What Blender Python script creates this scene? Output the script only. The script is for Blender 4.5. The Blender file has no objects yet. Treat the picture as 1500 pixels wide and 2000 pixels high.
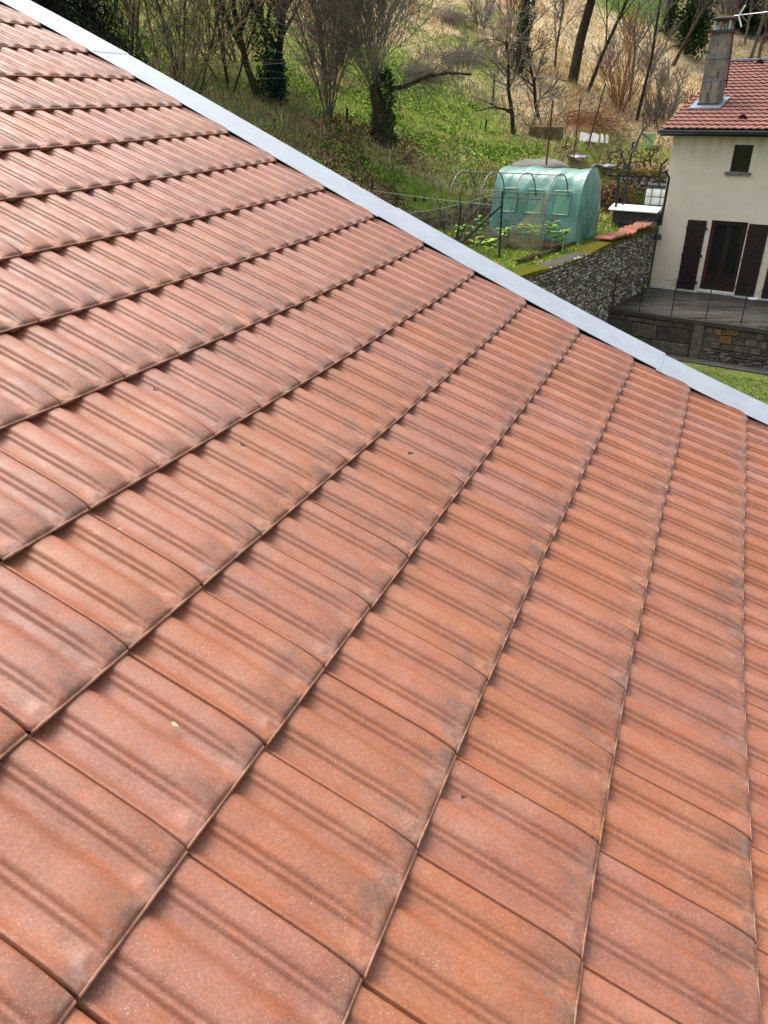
import bpy, math, random
import numpy as np
from mathutils import Vector, Matrix
random.seed(7); rng = np.random.default_rng(7)
scene = bpy.context.scene
COL = scene.collection
rad = math.radians

# ------------------------------------------------------------------ camera
CAM = np.array([[0.99999482, -0.00152465, -0.00283385],
                [-0.00321796, -0.47379201, -0.8806309],
                [0.0, 0.88063546, -0.47379446]])       # rows: right, down, forward
FPX = 1455.26
cd = bpy.data.cameras.new('camera'); cam = bpy.data.objects.new('camera', cd); COL.objects.link(cam)
Rm = Matrix((CAM[0].tolist(), (-CAM[1]).tolist(), (-CAM[2]).tolist())).transposed()
cam.matrix_world = Rm.to_4x4()
cd.sensor_fit = 'VERTICAL'; cd.sensor_height = 24.0; cd.lens = 24.0 * FPX / 2000.0
cd.clip_start = 0.05; cd.clip_end = 900
scene.camera = cam

# ------------------------------------------------------------------ light
SUN_EL, SUN_AZ = 60.0, 320.0      # high sun veiled by cloud, left of the camera
w = bpy.data.worlds.new("World"); scene.world = w; w.use_nodes = True
nt = w.node_tree; nt.nodes.clear()
sky = nt.nodes.new('ShaderNodeTexSky'); sky.sky_type = 'NISHITA'; sky.sun_disc = False
sky.sun_elevation = rad(SUN_EL); sky.sun_rotation = rad(SUN_AZ)
sky.air_density = 1.0; sky.dust_density = 6.0; sky.ozone_density = 1.0
bg = nt.nodes.new('ShaderNodeBackground'); bg.inputs[1].default_value = 0.15
wo = nt.nodes.new('ShaderNodeOutputWorld')
hs = nt.nodes.new('ShaderNodeHueSaturation'); hs.inputs['Saturation'].default_value = .50   # milky, thinly clouded sky
nt.links.new(sky.outputs[0], hs.inputs['Color']); nt.links.new(hs.outputs[0], bg.inputs[0]); nt.links.new(bg.outputs[0], wo.inputs[0])
sd = bpy.data.lights.new('sun', 'SUN'); sd.energy = .85; sd.angle = rad(34); sd.color = (1.0, 0.95, 0.88)
sun = bpy.data.objects.new('sun', sd); COL.objects.link(sun)
sv = Vector((math.sin(rad(SUN_AZ)) * math.cos(rad(SUN_EL)), math.cos(rad(SUN_AZ)) * math.cos(rad(SUN_EL)), math.sin(rad(SUN_EL))))
sun.rotation_euler = sv.to_track_quat('Z', 'Y').to_euler()
vs = scene.view_settings; vs.view_transform = 'Standard'; vs.look = 'None'; vs.gamma = 1; vs.use_curve_mapping = False
vs.exposure = 1.45

# ------------------------------------------------------------------ helpers
def ray(px, py):
    return np.array([(px - 750) / FPX, (py - 1000) / FPX, 1.0]) @ CAM
def at(px, py, D):
    """world point seen at a photo pixel, D metres away over the ground"""
    r = ray(px, py); return r / math.hypot(r[0], r[1]) * D
def azd(px, py):
    r = ray(px, py); return math.atan2(r[0], r[1])
def norm(a): a = np.asarray(a, float); return a / np.linalg.norm(a)

class MB:
    def __init__(s): s.v = []; s.f = []; s.mi = []
    def add(s, vs_, fs, m=0):
        o = len(s.v); s.v.extend([tuple(map(float, p)) for p in vs_])
        s.f.extend([tuple(i + o for i in f) for f in fs]); s.mi.extend([m] * len(fs))
    def hexa(s, p, m=0):   # 8 corners: bottom 4, top 4
        s.add(p, [(3, 2, 1, 0), (4, 5, 6, 7), (0, 1, 5, 4), (1, 2, 6, 5), (2, 3, 7, 6), (3, 0, 4, 7)], m)
    def box(s, c, X, Y, Z, m=0):  # centre and half axes
        c, X, Y, Z = map(lambda a: np.asarray(a, float), (c, X, Y, Z))
        s.hexa([c - X - Y - Z, c + X - Y - Z, c + X + Y - Z, c - X + Y - Z, c - X - Y + Z, c + X - Y + Z, c + X + Y + Z, c - X + Y + Z], m)
    def tube(s, P, R, n=6, m=0, cap=True):
        P = [np.asarray(p, float) for p in P]
        if not hasattr(R, '__len__'): R = [R] * len(P)
        o = len(s.v); k = len(P); x = None
        for i in range(k):
            d = P[min(i + 1, k - 1)] - P[max(i - 1, 0)]; d = d / (np.linalg.norm(d) + 1e-9)
            if x is None: x = np.cross(np.array([0, 0, 1.]) if abs(d[2]) < .9 else np.array([1., 0, 0]), d)
            x = x - d * np.dot(x, d); x = x / (np.linalg.norm(x) + 1e-9); y = np.cross(d, x)
            for j in range(n):
                a = 2 * math.pi * j / n
                s.v.append(tuple(P[i] + (x * math.cos(a) + y * math.sin(a)) * R[i]))
        for i in range(k - 1):
            for j in range(n):
                a = o + i * n + j; b = o + i * n + (j + 1) % n
                s.f.append((a, b, b + n, a + n)); s.mi.append(m)
        if cap and n > 3:
            s.f.append(tuple(o + j for j in range(n - 1, -1, -1))); s.mi.append(m)
            s.f.append(tuple(o + (k - 1) * n + j for j in range(n))); s.mi.append(m)
    def cyl(s, a, b, r0, r1=None, n=12, m=0): s.tube([a, b], [r0, r0 if r1 is None else r1], n, m)
    def mesh(s, name, mats, smooth=False):
        me = bpy.data.meshes.new(name); me.from_pydata(s.v, [], s.f)
        if not isinstance(mats, (list, tuple)): mats = [mats]
        for m_ in mats: me.materials.append(m_)
        me.polygons.foreach_set('material_index', s.mi)
        if smooth: me.polygons.foreach_set('use_smooth', [True] * len(s.f))
        me.update(); return me
    def build(s, name, mats, parent=None, loc=None, smooth=False):
        if loc is not None:
            l = np.asarray(loc, float); s.v = [(a - l[0], b - l[1], c - l[2]) for a, b, c in s.v]
        elif len(s.v):
            V = np.array(s.v); l = (V.min(0) + V.max(0)) / 2; l[2] = V[:, 2].min()
            s.v = [tuple(q) for q in (V - l)]
        else: l = np.zeros(3)
        return link(name, s.mesh(name, mats, smooth), parent, l)
WORLD = {}
def link(name, me, parent=None, loc=(0, 0, 0)):
    o = bpy.data.objects.new(name, me); COL.objects.link(o)
    l = Vector([float(q) for q in loc])
    if parent is not None:
        o.parent = parent; l0 = WORLD[parent.as_pointer()]; o.location = l - l0
    else: o.location = l
    WORLD[o.as_pointer()] = l
    return o
def empty(name, loc, label, cat, group=None):
    o = link(name, None, None, loc); o.empty_display_size = .2
    return tag(o, label, cat, group)
def tag(o, label=None, cat=None, group=None, kind=None):
    if label: o['label'] = label
    if cat: o['category'] = cat
    if group: o['group'] = group
    if kind: o['kind'] = kind
    return o
def fastmesh(name, V, F, mats, col=None, smooth=False):
    """V (n,3), F (m,k) uniform polygons, optional per-vertex colour"""
    me = bpy.data.meshes.new(name); n = len(V); m, k = F.shape
    me.vertices.add(n); me.vertices.foreach_set('co', V.astype(np.float32).ravel())
    me.loops.add(m * k); me.loops.foreach_set('vertex_index', F.astype(np.int32).ravel())
    me.polygons.add(m); me.polygons.foreach_set('loop_start', np.arange(0, m * k, k, dtype=np.int32))
    me.polygons.foreach_set('loop_total', np.full(m, k, dtype=np.int32))
    if smooth: me.polygons.foreach_set('use_smooth', np.ones(m, bool))
    if not isinstance(mats, (list, tuple)): mats = [mats]
    for q in mats: me.materials.append(q)
    me.update(calc_edges=True); me.validate()
    if col is not None:
        a = me.color_attributes.new('col', 'FLOAT_COLOR', 'POINT')
        a.data.foreach_set('color', np.c_[col, np.ones(n)].astype(np.float32).ravel())
    return me

# value noise, vectorised
_T = rng.random((64, 64, 3))
def vnoise(x, y, k=0):
    xi = np.floor(x).astype(int); yi = np.floor(y).astype(int); fx = x - xi; fy = y - yi
    fx = fx * fx * (3 - 2 * fx); fy = fy * fy * (3 - 2 * fy)
    t = _T[..., k]
    a = t[xi % 64, yi % 64]; b = t[(xi + 1) % 64, yi % 64]; c = t[xi % 64, (yi + 1) % 64]; d = t[(xi + 1) % 64, (yi + 1) % 64]
    return (a * (1 - fx) + b * fx) * (1 - fy) + (c * (1 - fx) + d * fx) * fy
def fbm(x, y, k=0, o=4):
    s = 0; a = .5; t = 0
    for i in range(o):
        s = s + a * vnoise(x * 2 ** i + 7.3 * i, y * 2 ** i + 3.1 * i, k); t += a; a *= .5
    return s / t
def sstep(a, b, x): t = np.clip((x - a) / (b - a), 0, 1); return t * t * (3 - 2 * t)

# ------------------------------------------------------------------ materials
def newmat(name):
    m = bpy.data.materials.new(name); m.use_nodes = True
    N = m.node_tree.nodes; L = m.node_tree.links; return m, N, L, N['Principled BSDF']
def nz(N, L, vec, scale, detail=4, rough=.55, dim='3D'):
    n = N.new('ShaderNodeTexNoise'); n.inputs['Scale'].default_value = scale
    n.inputs['Detail'].default_value = detail; n.inputs['Roughness'].default_value = rough
    if vec is not None: L.new(vec, n.inputs['Vector'])
    return n.outputs['Fac']
def ramp(N, L, fac, stops):
    r = N.new('ShaderNodeValToRGB'); e = r.color_ramp.elements
    while len(e) < len(stops): e.new(.5)
    for q, (p, c) in zip(e, stops):
        q.position = p; q.color = (*c, 1) if hasattr(c, '__len__') else (c, c, c, 1)
    L.new(fac, r.inputs[0]); return r.outputs[0]
def mixc(N, L, fac, a, b, mode='MIX'):
    m = N.new('ShaderNodeMix'); m.data_type = 'RGBA'; m.blend_type = mode
    for i, q in ((0, fac), (6, a), (7, b)):
        if isinstance(q, (float, int)): m.inputs[i].default_value = q
        elif isinstance(q, tuple): m.inputs[i].default_value = (*q, 1)
        else: L.new(q, m.inputs[i])
    return m.outputs[2]
def mth(N, L, op, a, b=0., clamp=False, c=None):
    m = N.new('ShaderNodeMath'); m.operation = op; m.use_clamp = clamp
    for i, q in enumerate((a, b) if c is None else (a, b, c)):
        if isinstance(q, (float, int)): m.inputs[i].default_value = q
        else: L.new(q, m.inputs[i])
    return m.outputs[0]
def bump(N, L, bs, h, strength=.3, dist=.01):
    b = N.new('ShaderNodeBump'); b.inputs['Strength'].default_value = strength; b.inputs['Distance'].default_value = dist
    L.new(h, b.inputs['Height']); L.new(b.outputs[0], bs.inputs['Normal'])
def simple(name, c1, c2=None, scale=6, rough=.8, metal=0., bstr=.2, bdist=.01, spec=.3, c3=None, stretch=None, rnd=0.):
    m, N, L, bs = newmat(name)
    tc = N.new('ShaderNodeTexCoord'); v = tc.outputs['Object']
    if stretch:
        mp = N.new('ShaderNodeMapping'); mp.inputs['Scale'].default_value = stretch; L.new(v, mp.inputs[0]); v = mp.outputs[0]
    if rnd:
        oi = N.new('ShaderNodeObjectInfo'); ad = N.new('ShaderNodeVectorMath'); ad.operation = 'ADD'
        ml = mth(N, L, 'MULTIPLY', oi.outputs['Random'], 37.); cx = N.new('ShaderNodeCombineXYZ'); L.new(ml, cx.inputs[0]); L.new(ml, cx.inputs[2])
        L.new(v, ad.inputs[0]); L.new(cx.outputs[0], ad.inputs[1]); v = ad.outputs[0]
    f = nz(N, L, v, scale, 5)
    c2 = c2 or tuple(q * .6 for q in c1)
    col = ramp(N, L, f, [(.35, c1), (.65, c2)])
    if c3:
        g = nz(N, L, v, scale * 2.7, 5, .6); col = mixc(N, L, ramp(N, L, g, [(.52, 0), (.62, 1)]), col, c3)
    if rnd:
        hv = N.new('ShaderNodeHueSaturation'); L.new(col, hv.inputs['Color'])
        mr = N.new('ShaderNodeMapRange'); L.new(oi.outputs['Random'], mr.inputs[0]); mr.inputs[3].default_value = 1 - rnd; mr.inputs[4].default_value = 1 + rnd
        L.new(mr.outputs[0], hv.inputs['Value']); col = hv.outputs[0]
    L.new(col, bs.inputs['Base Color'])
    bs.inputs['Roughness'].default_value = rough; bs.inputs['Metallic'].default_value = metal; bs.inputs['Specular IOR Level'].default_value = spec
    if bstr: bump(N, L, bs, nz(N, L, v, scale * 5, 4), bstr, bdist)
    return m
def attrmat(name, rough=.85, spec=.1, trans=0.):
    m, N, L, bs = newmat(name)
    a = N.new('ShaderNodeAttribute'); a.attribute_name = 'col'; L.new(a.outputs['Color'], bs.inputs['Base Color'])
    bs.inputs['Roughness'].default_value = rough; bs.inputs['Specular IOR Level'].default_value = spec
    return m

# the clay tile: terracotta with fired grey-brown flames, orange streaks, pale specks
def clay():
    m, N, L, bs = newmat('fired_clay')
    uv = N.new('ShaderNodeUVMap'); uv.uv_map = 'uv'; sp = N.new('ShaderNodeSeparateXYZ'); L.new(uv.outputs[0], sp.inputs[0])
    U, S = sp.outputs[0], sp.outputs[1]
    oi = N.new('ShaderNodeObjectInfo'); R = oi.outputs['Random']
    tc = N.new('ShaderNodeTexCoord')
    cx = N.new('ShaderNodeCombineXYZ'); L.new(mth(N, L, 'MULTIPLY', R, 91.), cx.inputs[0]); L.new(mth(N, L, 'MULTIPLY', R, 47.), cx.inputs[1])
    ad = N.new('ShaderNodeVectorMath'); ad.operation = 'ADD'; L.new(tc.outputs['Object'], ad.inputs[0]); L.new(cx.outputs[0], ad.inputs[1]); V = ad.outputs[0]
    # tile space vector for streaks running down the slope
    cu = N.new('ShaderNodeCombineXYZ'); L.new(mth(N, L, 'ADD', mth(N, L, 'MULTIPLY', U, 4.2), mth(N, L, 'MULTIPLY', R, 60.)), cu.inputs[0]); L.new(mth(N, L, 'MULTIPLY', S, 2.0), cu.inputs[1]); L.new(R, cu.inputs[2])
    st = cu.outputs[0]
    base = ramp(N, L, nz(N, L, V, 5., 4), [(.3, (.195, .063, .030)), (.52, (.223, .079, .040)), (.72, (.250, .100, .057))])
    # per tile shift
    hv = N.new('ShaderNodeHueSaturation'); L.new(base, hv.inputs['Color'])
    r2 = mth(N, L, 'FRACT', mth(N, L, 'MULTIPLY', R, 17.3)); r3 = mth(N, L, 'FRACT', mth(N, L, 'MULTIPLY', R, 53.7))
    L.new(mth(N, L, 'ADD', mth(N, L, 'MULTIPLY', r2, .16), .92), hv.inputs['Value'])
    L.new(mth(N, L, 'ADD', mth(N, L, 'MULTIPLY', r3, .12), .91), hv.inputs['Saturation'])
    L.new(mth(N, L, 'ADD', mth(N, L, 'MULTIPLY', r3, .007), .4970), hv.inputs['Hue'])
    col = hv.outputs[0]
    # orange streaks
    o_ = ramp(N, L, nz(N, L, st, 1.9, 3), [(.52, 0), (.68, 1)])
    col = mixc(N, L, mth(N, L, 'MULTIPLY', o_, .55), col, (.245, .073, .026))
    # flamed grey-brown, mostly on the lower third of each tile
    gs = ramp(N, L, S, [(.40, 0), (.68, .35), (.92, 1)])
    gn = mth(N, L, 'MAXIMUM', ramp(N, L, nz(N, L, V, 11., 4, .55), [(.50, 0), (.66, 1)]), mth(N, L, 'MULTIPLY', ramp(N, L, nz(N, L, st, 1.35, 4, .5), [(.48, 0), (.64, 1)]), .7))
    gm = mth(N, L, 'MULTIPLY', gs, gn)
    gm2 = mth(N, L, 'MULTIPLY', ramp(N, L, nz(N, L, V, 3.1, 3), [(.56, 0), (.72, 1)]), .40)
    gm = mth(N, L, 'MAXIMUM', gm, gm2)
    col = mixc(N, L, mth(N, L, 'MULTIPLY', gm, .64), col, (.082, .055, .045))
    # pale wash (dry dust and efflorescence)
    dn = ramp(N, L, nz(N, L, V, 26., 6, .7), [(.50, 0), (.75, 1)])
    col = mixc(N, L, mth(N, L, 'MULTIPLY', dn, .22), col, (.30, .165, .115))
    gr = ramp(N, L, nz(N, L, V, 150., 4, .7), [(.35, .80), (.65, 1.16)])
    col = mixc(N, L, 1.0, col, gr, 'MULTIPLY')
    # pale dust above the lip, with the light its crease catches painted in
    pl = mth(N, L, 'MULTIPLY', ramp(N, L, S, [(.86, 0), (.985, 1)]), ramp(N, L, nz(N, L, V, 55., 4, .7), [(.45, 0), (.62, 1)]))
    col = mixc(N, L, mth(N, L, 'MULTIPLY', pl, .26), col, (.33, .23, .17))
    # fine specks
    spm = ramp(N, L, nz(N, L, V, 9., 3), [(.36, 0), (.62, 1)])
    sk = ramp(N, L, nz(N, L, V, 330., 2, .55), [(.645, 0), (.69, 1)])
    sk = mth(N, L, 'MULTIPLY', sk, mth(N, L, 'ADD', mth(N, L, 'MULTIPLY', spm, .85), .15))
    col = mixc(N, L, mth(N, L, 'MULTIPLY', sk, .6), col, (.45, .34, .26))
    dk = ramp(N, L, nz(N, L, V, 120., 2, .5), [(.70, 0), (.74, 1)])
    col = mixc(N, L, mth(N, L, 'MULTIPLY', dk, .45), col, (.12, .05, .035))
    # soot scuffs, rare
    sc = mth(N, L, 'MULTIPLY', ramp(N, L, nz(N, L, V, 34., 5, .75), [(.62, 0), (.70, 1)]), ramp(N, L, nz(N, L, V, 6.7, 2), [(.60, 0), (.70, 1)]))
    col = mixc(N, L, mth(N, L, 'MULTIPLY', sc, .6), col, (.09, .055, .045))
    # bare broken lip, coloured lighter still to stand for its lit edge
    a = N.new('ShaderNodeAttribute'); a.attribute_name = 'rim'
    rn = ramp(N, L, nz(N, L, V, 60., 4, .7), [(.40, .25), (.62, 1)])
    col = mixc(N, L, mth(N, L, 'MULTIPLY', a.outputs['Fac'], rn), col, (.36, .18, .11))
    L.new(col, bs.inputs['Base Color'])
    L.new(ramp(N, L, nz(N, L, V, 14., 4), [(.3, .46), (.7, .62)]), bs.inputs['Roughness'])
    bs.inputs['Specular IOR Level'].default_value = .38
    h = mth(N, L, 'ADD', mth(N, L, 'MULTIPLY', nz(N, L, V, 260., 3), .35), mth(N, L, 'MULTIPLY', nz(N, L, V, 30., 3), 1.2))
    bump(N, L, bs, h, .55, .0016)
    return m
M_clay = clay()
M = {}
M['deck'] = simple('dark_underlay', (.02, .018, .017), rough=.9)
M['zinc'] = simple('lacquered_zinc', (.242, .272, .305), (.214, .242, .274), 5, rough=.42, metal=.1, bstr=.10, bdist=.002, spec=.35, c3=(.25, .279, .312))
M['stucco'] = simple('cream_stucco', (.64, .56, .43), (.60, .52, .39), 2.2, rough=.95, bstr=.5, bdist=.006, spec=.1)
def stained():
    m, N, L, bs = newmat('stained_stucco'); tc = N.new('ShaderNodeTexCoord'); v = tc.outputs['Object']; sp = N.new('ShaderNodeSeparateXYZ'); L.new(v, sp.inputs[0]); z = sp.outputs[2]
    c = ramp(N, L, nz(N, L, v, 2.2, 5), [(.35, (.70, .615, .48)), (.65, (.655, .57, .44))])
    n = nz(N, L, v, 1.7, 5, .6)
    low = mth(N, L, 'MULTIPLY', ramp(N, L, mth(N, L, 'DIVIDE', z, 3.), [(.38, 1), (.72, 0)]), ramp(N, L, n, [(.40, 0), (.62, 1)]))
    c = mixc(N, L, mth(N, L, 'MULTIPLY', low, .7), c, (.46, .35, .19))
    mp = N.new('ShaderNodeMapping'); mp.inputs['Scale'].default_value = (3, 3, .35); L.new(v, mp.inputs[0])
    top = mth(N, L, 'MULTIPLY', ramp(N, L, mth(N, L, 'DIVIDE', z, 6.), [(.78, 0), (.95, 1)]), ramp(N, L, nz(N, L, mp.outputs[0], 1.5, 5, .6), [(.42, 0), (.65, 1)]))
    c = mixc(N, L, mth(N, L, 'MULTIPLY', top, .5), c, (.36, .31, .24))
    L.new(c, bs.inputs['Base Color']); bs.inputs['Roughness'].default_value = .95; bs.inputs['Specular IOR Level'].default_value = .1
    bump(N, L, bs, nz(N, L, v, 30, 4), .5, .008); return m
M['stain'] = stained()
M['brown'] = simple('dark_brown_paint', (.015, .009, .0075), (.021, .013, .010), 12, rough=.45, bstr=.1, stretch=(1, 1, .1))
M['frame'] = simple('stained_wood', (.026, .013, .009), (.018, .010, .008), 10, rough=.4, stretch=(1, 1, .15))
M['red'] = simple('red_lining', (.16, .03, .022), rough=.5)
M['glass'] = None
m, N, L, bs = newmat('window_glass'); bs.inputs['Base Color'].default_value = (.012, .013, .012, 1); bs.inputs['Roughness'].default_value = .06; bs.inputs['Specular IOR Level'].default_value = .35; M['glass'] = m
M['sill'] = simple('grey_stone', (.20, .185, .165), rough=.9)
M['gutter'] = simple('slate_gutter', (.035, .04, .048), rough=.4, spec=.5)
M['ntile'] = simple('house_clay', (.20, .083, .058), (.16, .064, .046), 3.5, rough=.8, c3=(.17, .08, .068), rnd=.16, bstr=.2)
M['render'] = simple('weathered_render', (.25, .21, .165), (.135, .115, .093), 3.0, rough=.95, c3=(.075, .068, .06), stretch=(1, 1, .5))
M['render2'] = simple('cap_concrete', (.06, .055, .045), (.04, .037, .032), 6, rough=.95)
M['moss'] = simple('moss', (.105, .10, .014), (.045, .05, .014), 14, rough=1, spec=0, c3=(.16, .115, .015), bstr=.8, bdist=.03)
M['lead'] = simple('lead_grey', (.16, .19, .23), (.12, .14, .17), 10, rough=.5, metal=.2)
M['steel'] = simple('galvanised', (.42, .44, .46), (.32, .34, .36), 14, rough=.4, metal=.5)
M['galvpipe'] = simple('dull_pipe', (.20, .20, .21), (.11, .10, .095), 14, rough=.5, metal=.4)
M['rust'] = simple('rusty_iron', (.13, .045, .025), (.07, .03, .02), 20, rough=.9)
M['darkgreen'] = simple('dark_green_paint', (.008, .022, .018), (.006, .014, .013), 9, rough=.5)
M['blackiron'] = simple('black_iron', (.012, .014, .015), rough=.6)
M['terrace'] = None
M['white'] = simple('white_panel', (.72, .76, .80), (.64, .68, .72), 5, rough=.35)
M['whitepl'] = simple('white_plastic', (.66, .68, .64), (.50, .53, .46), 4, rough=.5)
M['paleg'] = simple('pale_green_plastic', (.34, .47, .22), (.28, .40, .2), 4, rough=.5)
M['pipe'] = simple('aluminium', (.55, .56, .57), rough=.35, metal=.6)
M['bark'] = simple('bark', (.052, .040, .028), (.028, .022, .016), 7, rough=1, spec=.05, stretch=(1, 1, .25), c3=(.075, .07, .035), bstr=.8, bdist=.03)
M['bark2'] = simple('grey_bark', (.15, .125, .098), (.09, .075, .06), 7, rough=1, spec=.05, stretch=(1, 1, .25), bstr=.6, bdist=.02)
M['bark3'] = simple('mossy_bark', (.15, .13, .07), (.075, .062, .035), 5, rough=1, spec=.05, stretch=(1, 1, .25), bstr=.6, bdist=.02)
M['twig'] = simple('twig', (.23, .20, .165), (.15, .13, .105), 1.2, rough=1, spec=.05, bstr=0)
M['twig2'] = simple('olive_twig', (.21, .17, .085), (.12, .10, .055), .8, rough=1, spec=.05, bstr=0)
M['twigred'] = simple('russet_twig', (.26, .125, .060), (.17, .09, .05), 1.2, rough=1, spec=.05, bstr=0)
M['twigdark'] = simple('dark_twig', (.05, .042, .036), (.03, .026, .022), 1.2, rough=1, spec=.05, bstr=0)
M['leaf'] = attrmat('leaves')
M['rock'] = simple('rubble_stone', (.16, .145, .12), (.085, .078, .066), 9, rough=.95, rnd=.55, c3=(.055, .055, .035), bstr=.6, bdist=.02)
M['rockt'] = simple('dressed_stone', (.12, .098, .072), (.062, .054, .042), 6, rough=.95, rnd=.40, c3=(.045, .045, .032), bstr=.6, bdist=.02)
M['rocko'] = simple('ochre_stone', (.26, .15, .06), (.15, .085, .04), 8, rough=.95, rnd=.2, c3=(.07, .055, .035), bstr=.5, bdist=.02)
M['mortar'] = simple('dark_mortar', (.07, .064, .05), (.04, .037, .028), 6, rough=1, bstr=.8, bdist=.03)
M['conc'] = simple('wet_concrete', (.055, .05, .042), (.035, .032, .028), 5, rough=.8, c3=(.03, .033, .022))
M['soil'] = simple('garden_soil', (.055, .038, .026), (.03, .022, .016), 9, rough=1, spec=.05, bstr=1, bdist=.04)
M['wood'] = simple('weathered_wood', (.10, .085, .065), (.06, .05, .04), 6, rough=.9, stretch=(1, 1, .3))
M['canvas'] = simple('grey_sheet', (.17, .165, .135), (.12, .115, .09), 3, rough=.7)
# terrace: damp dark slab with brown drying streaks along its length
m, N, L, bs = newmat('damp_terrace'); tc = N.new('ShaderNodeTexCoord')
mp = N.new('ShaderNodeMapping'); mp.inputs['Rotation'].default_value = (0, 0, rad(35)); mp.inputs['Scale'].default_value = (.35, 2.4, 1); L.new(tc.outputs['Object'], mp.inputs[0])
c = ramp(N, L, nz(N, L, mp.outputs[0], 1.6, 6, .6), [(.36, (.010, .010, .010)), (.50, (.022, .018, .014)), (.60, (.046, .032, .018)), (.75, (.085, .066, .045))])
c = mixc(N, L, ramp(N, L, nz(N, L, tc.outputs['Object'], .55, 4), [(.42, 0), (.62, .7)]), c, (.034, .033, .030))
L.new(c, bs.inputs['Base Color']); L.new(ramp(N, L, nz(N, L, mp.outputs[0], 1.2, 4), [(.35, .28), (.65, .75)]), bs.inputs['Roughness'])
bump(N, L, bs, nz(N, L, mp.outputs[0], 14, 4), .3, .01); M['terrace'] = m
# green woven tarpaulin
m, N, L, bs = newmat('green_tarpaulin'); tc = N.new('ShaderNodeTexCoord')
c = ramp(N, L, nz(N, L, tc.outputs['Object'], 1.6, 4), [(.35, (.080, .200, .155)), (.65, (.115, .255, .20))])
L.new(c, bs.inputs['Base Color']); bs.inputs['Roughness'].default_value = .38; bs.inputs['Specular IOR Level'].default_value = .5
bump(N, L, bs, nz(N, L, tc.outputs['Object'], 2.2, 3), .45, .10); M['tarp'] = m
m, N, L, bs = newmat('brown_netting'); bs.inputs['Base Color'].default_value = (.30, .27, .13, 1); bs.inputs['Roughness'].default_value = .7
bs.inputs['Alpha'].default_value = .38; M['net'] = m
m, N, L, bs = newmat('flap_vinyl'); bs.inputs['Base Color'].default_value = (.10, .26, .15, 1); bs.inputs['Roughness'].default_value = .25; M['vinyl'] = m

# ------------------------------------------------------------------ the near roof (frame of reference)
T = .27
RO = np.array([-2.43624169, 3.74907579, -3.7344532]) * T
UD = np.array([0.8429444, -0.36011117, -0.39970576]); VD = np.array([0.39285847, 0.91959895, 0.0]); ND = np.array([0.36756899, -0.15702779, 0.9166435])
AS = 1.35636767
SAG = np.array([[0.1116, -0.2788, 0.0699, -0.0435, 0.078, -0.0922, 0.137, -0.207, 0.2417, -0.0657],
                [0.139, -0.2337, -0.0556, -0.0427, 0.0287, -0.1532, 0.3103, 0.3945, 0.1283, -0.0143],
                [-0.0682, -0.128, 0.0815, 0.2187, -0.0777, 0.0649, 0.1356, -0.0609, 0.1452, -0.1024]])
def rpos(u, v, h=0.):
    """point of the slightly sagging roof: course u, tile column v, h metres proud"""
    u = np.atleast_1d(np.asarray(u, float)); v = np.atleast_1d(np.asarray(v, float)); u, v = np.broadcast_arrays(u, v)
    U = (np.clip(u, -11.5, 6) + 2) / 8; V = (np.clip(v, -3, 15) - 7) / 8
    B = np.stack([U * 0 + 1, U, V, U * U, U * V, V * V, U ** 3, U * U * V, U * V * V, V ** 3], -1)
    P = RO + T * (AS * u[..., None] * UD + v[..., None] * VD + (B @ SAG[0])[..., None] * UD + (B @ SAG[1])[..., None] * VD + (B @ SAG[2])[..., None] * ND)
    return P + np.asarray(h)[..., None] * ND if np.ndim(h) else P + h * ND
def project(P):
    q = P @ CAM.T; return np.stack([750 + q[..., 0] / q[..., 2] * FPX, 1000 + q[..., 1] / q[..., 2] * FPX, q[..., 2]], -1)

house = empty('tiled_house', rpos(0, 5)[0], 'near house under a big terracotta tile roof with pale metal verge, filling the foreground', 'house')
H_B, LIFT = .0240, .0318
PV = np.array([(0.012, -.9), (.013, .60), (.030, .60), (.055, .36), (.085, .12), (.115, .02), (.16, .0), (.190, .07), (.215, .17), (.226, .17), (.237, .32), (.249, .49), (.258, .54), (.270, .54), (.278, .50), (.290, .68), (.304, .86), (.328, .97), (.43, 1.04), (.50, 1.0),
               (.54, .86), (.575, .50), (.605, .17), (.64, .03), (.69, .04), (.711, .17), (.722, .17), (.733, .32), (.745, .49), (.754, .54), (.766, .54), (.774, .50), (.786, .68), (.800, .86), (.822, .97), (.91, 1.02), (.955, .98), (.975, .90), (.986, .74), (.9865, -.9)])
SV = np.array([-.14, 0, .12, .24, .36, .48, .58, .66, .72, .77, .81, .85, .885, .915, .94, .96, .975, .99, 1.0])
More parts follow.
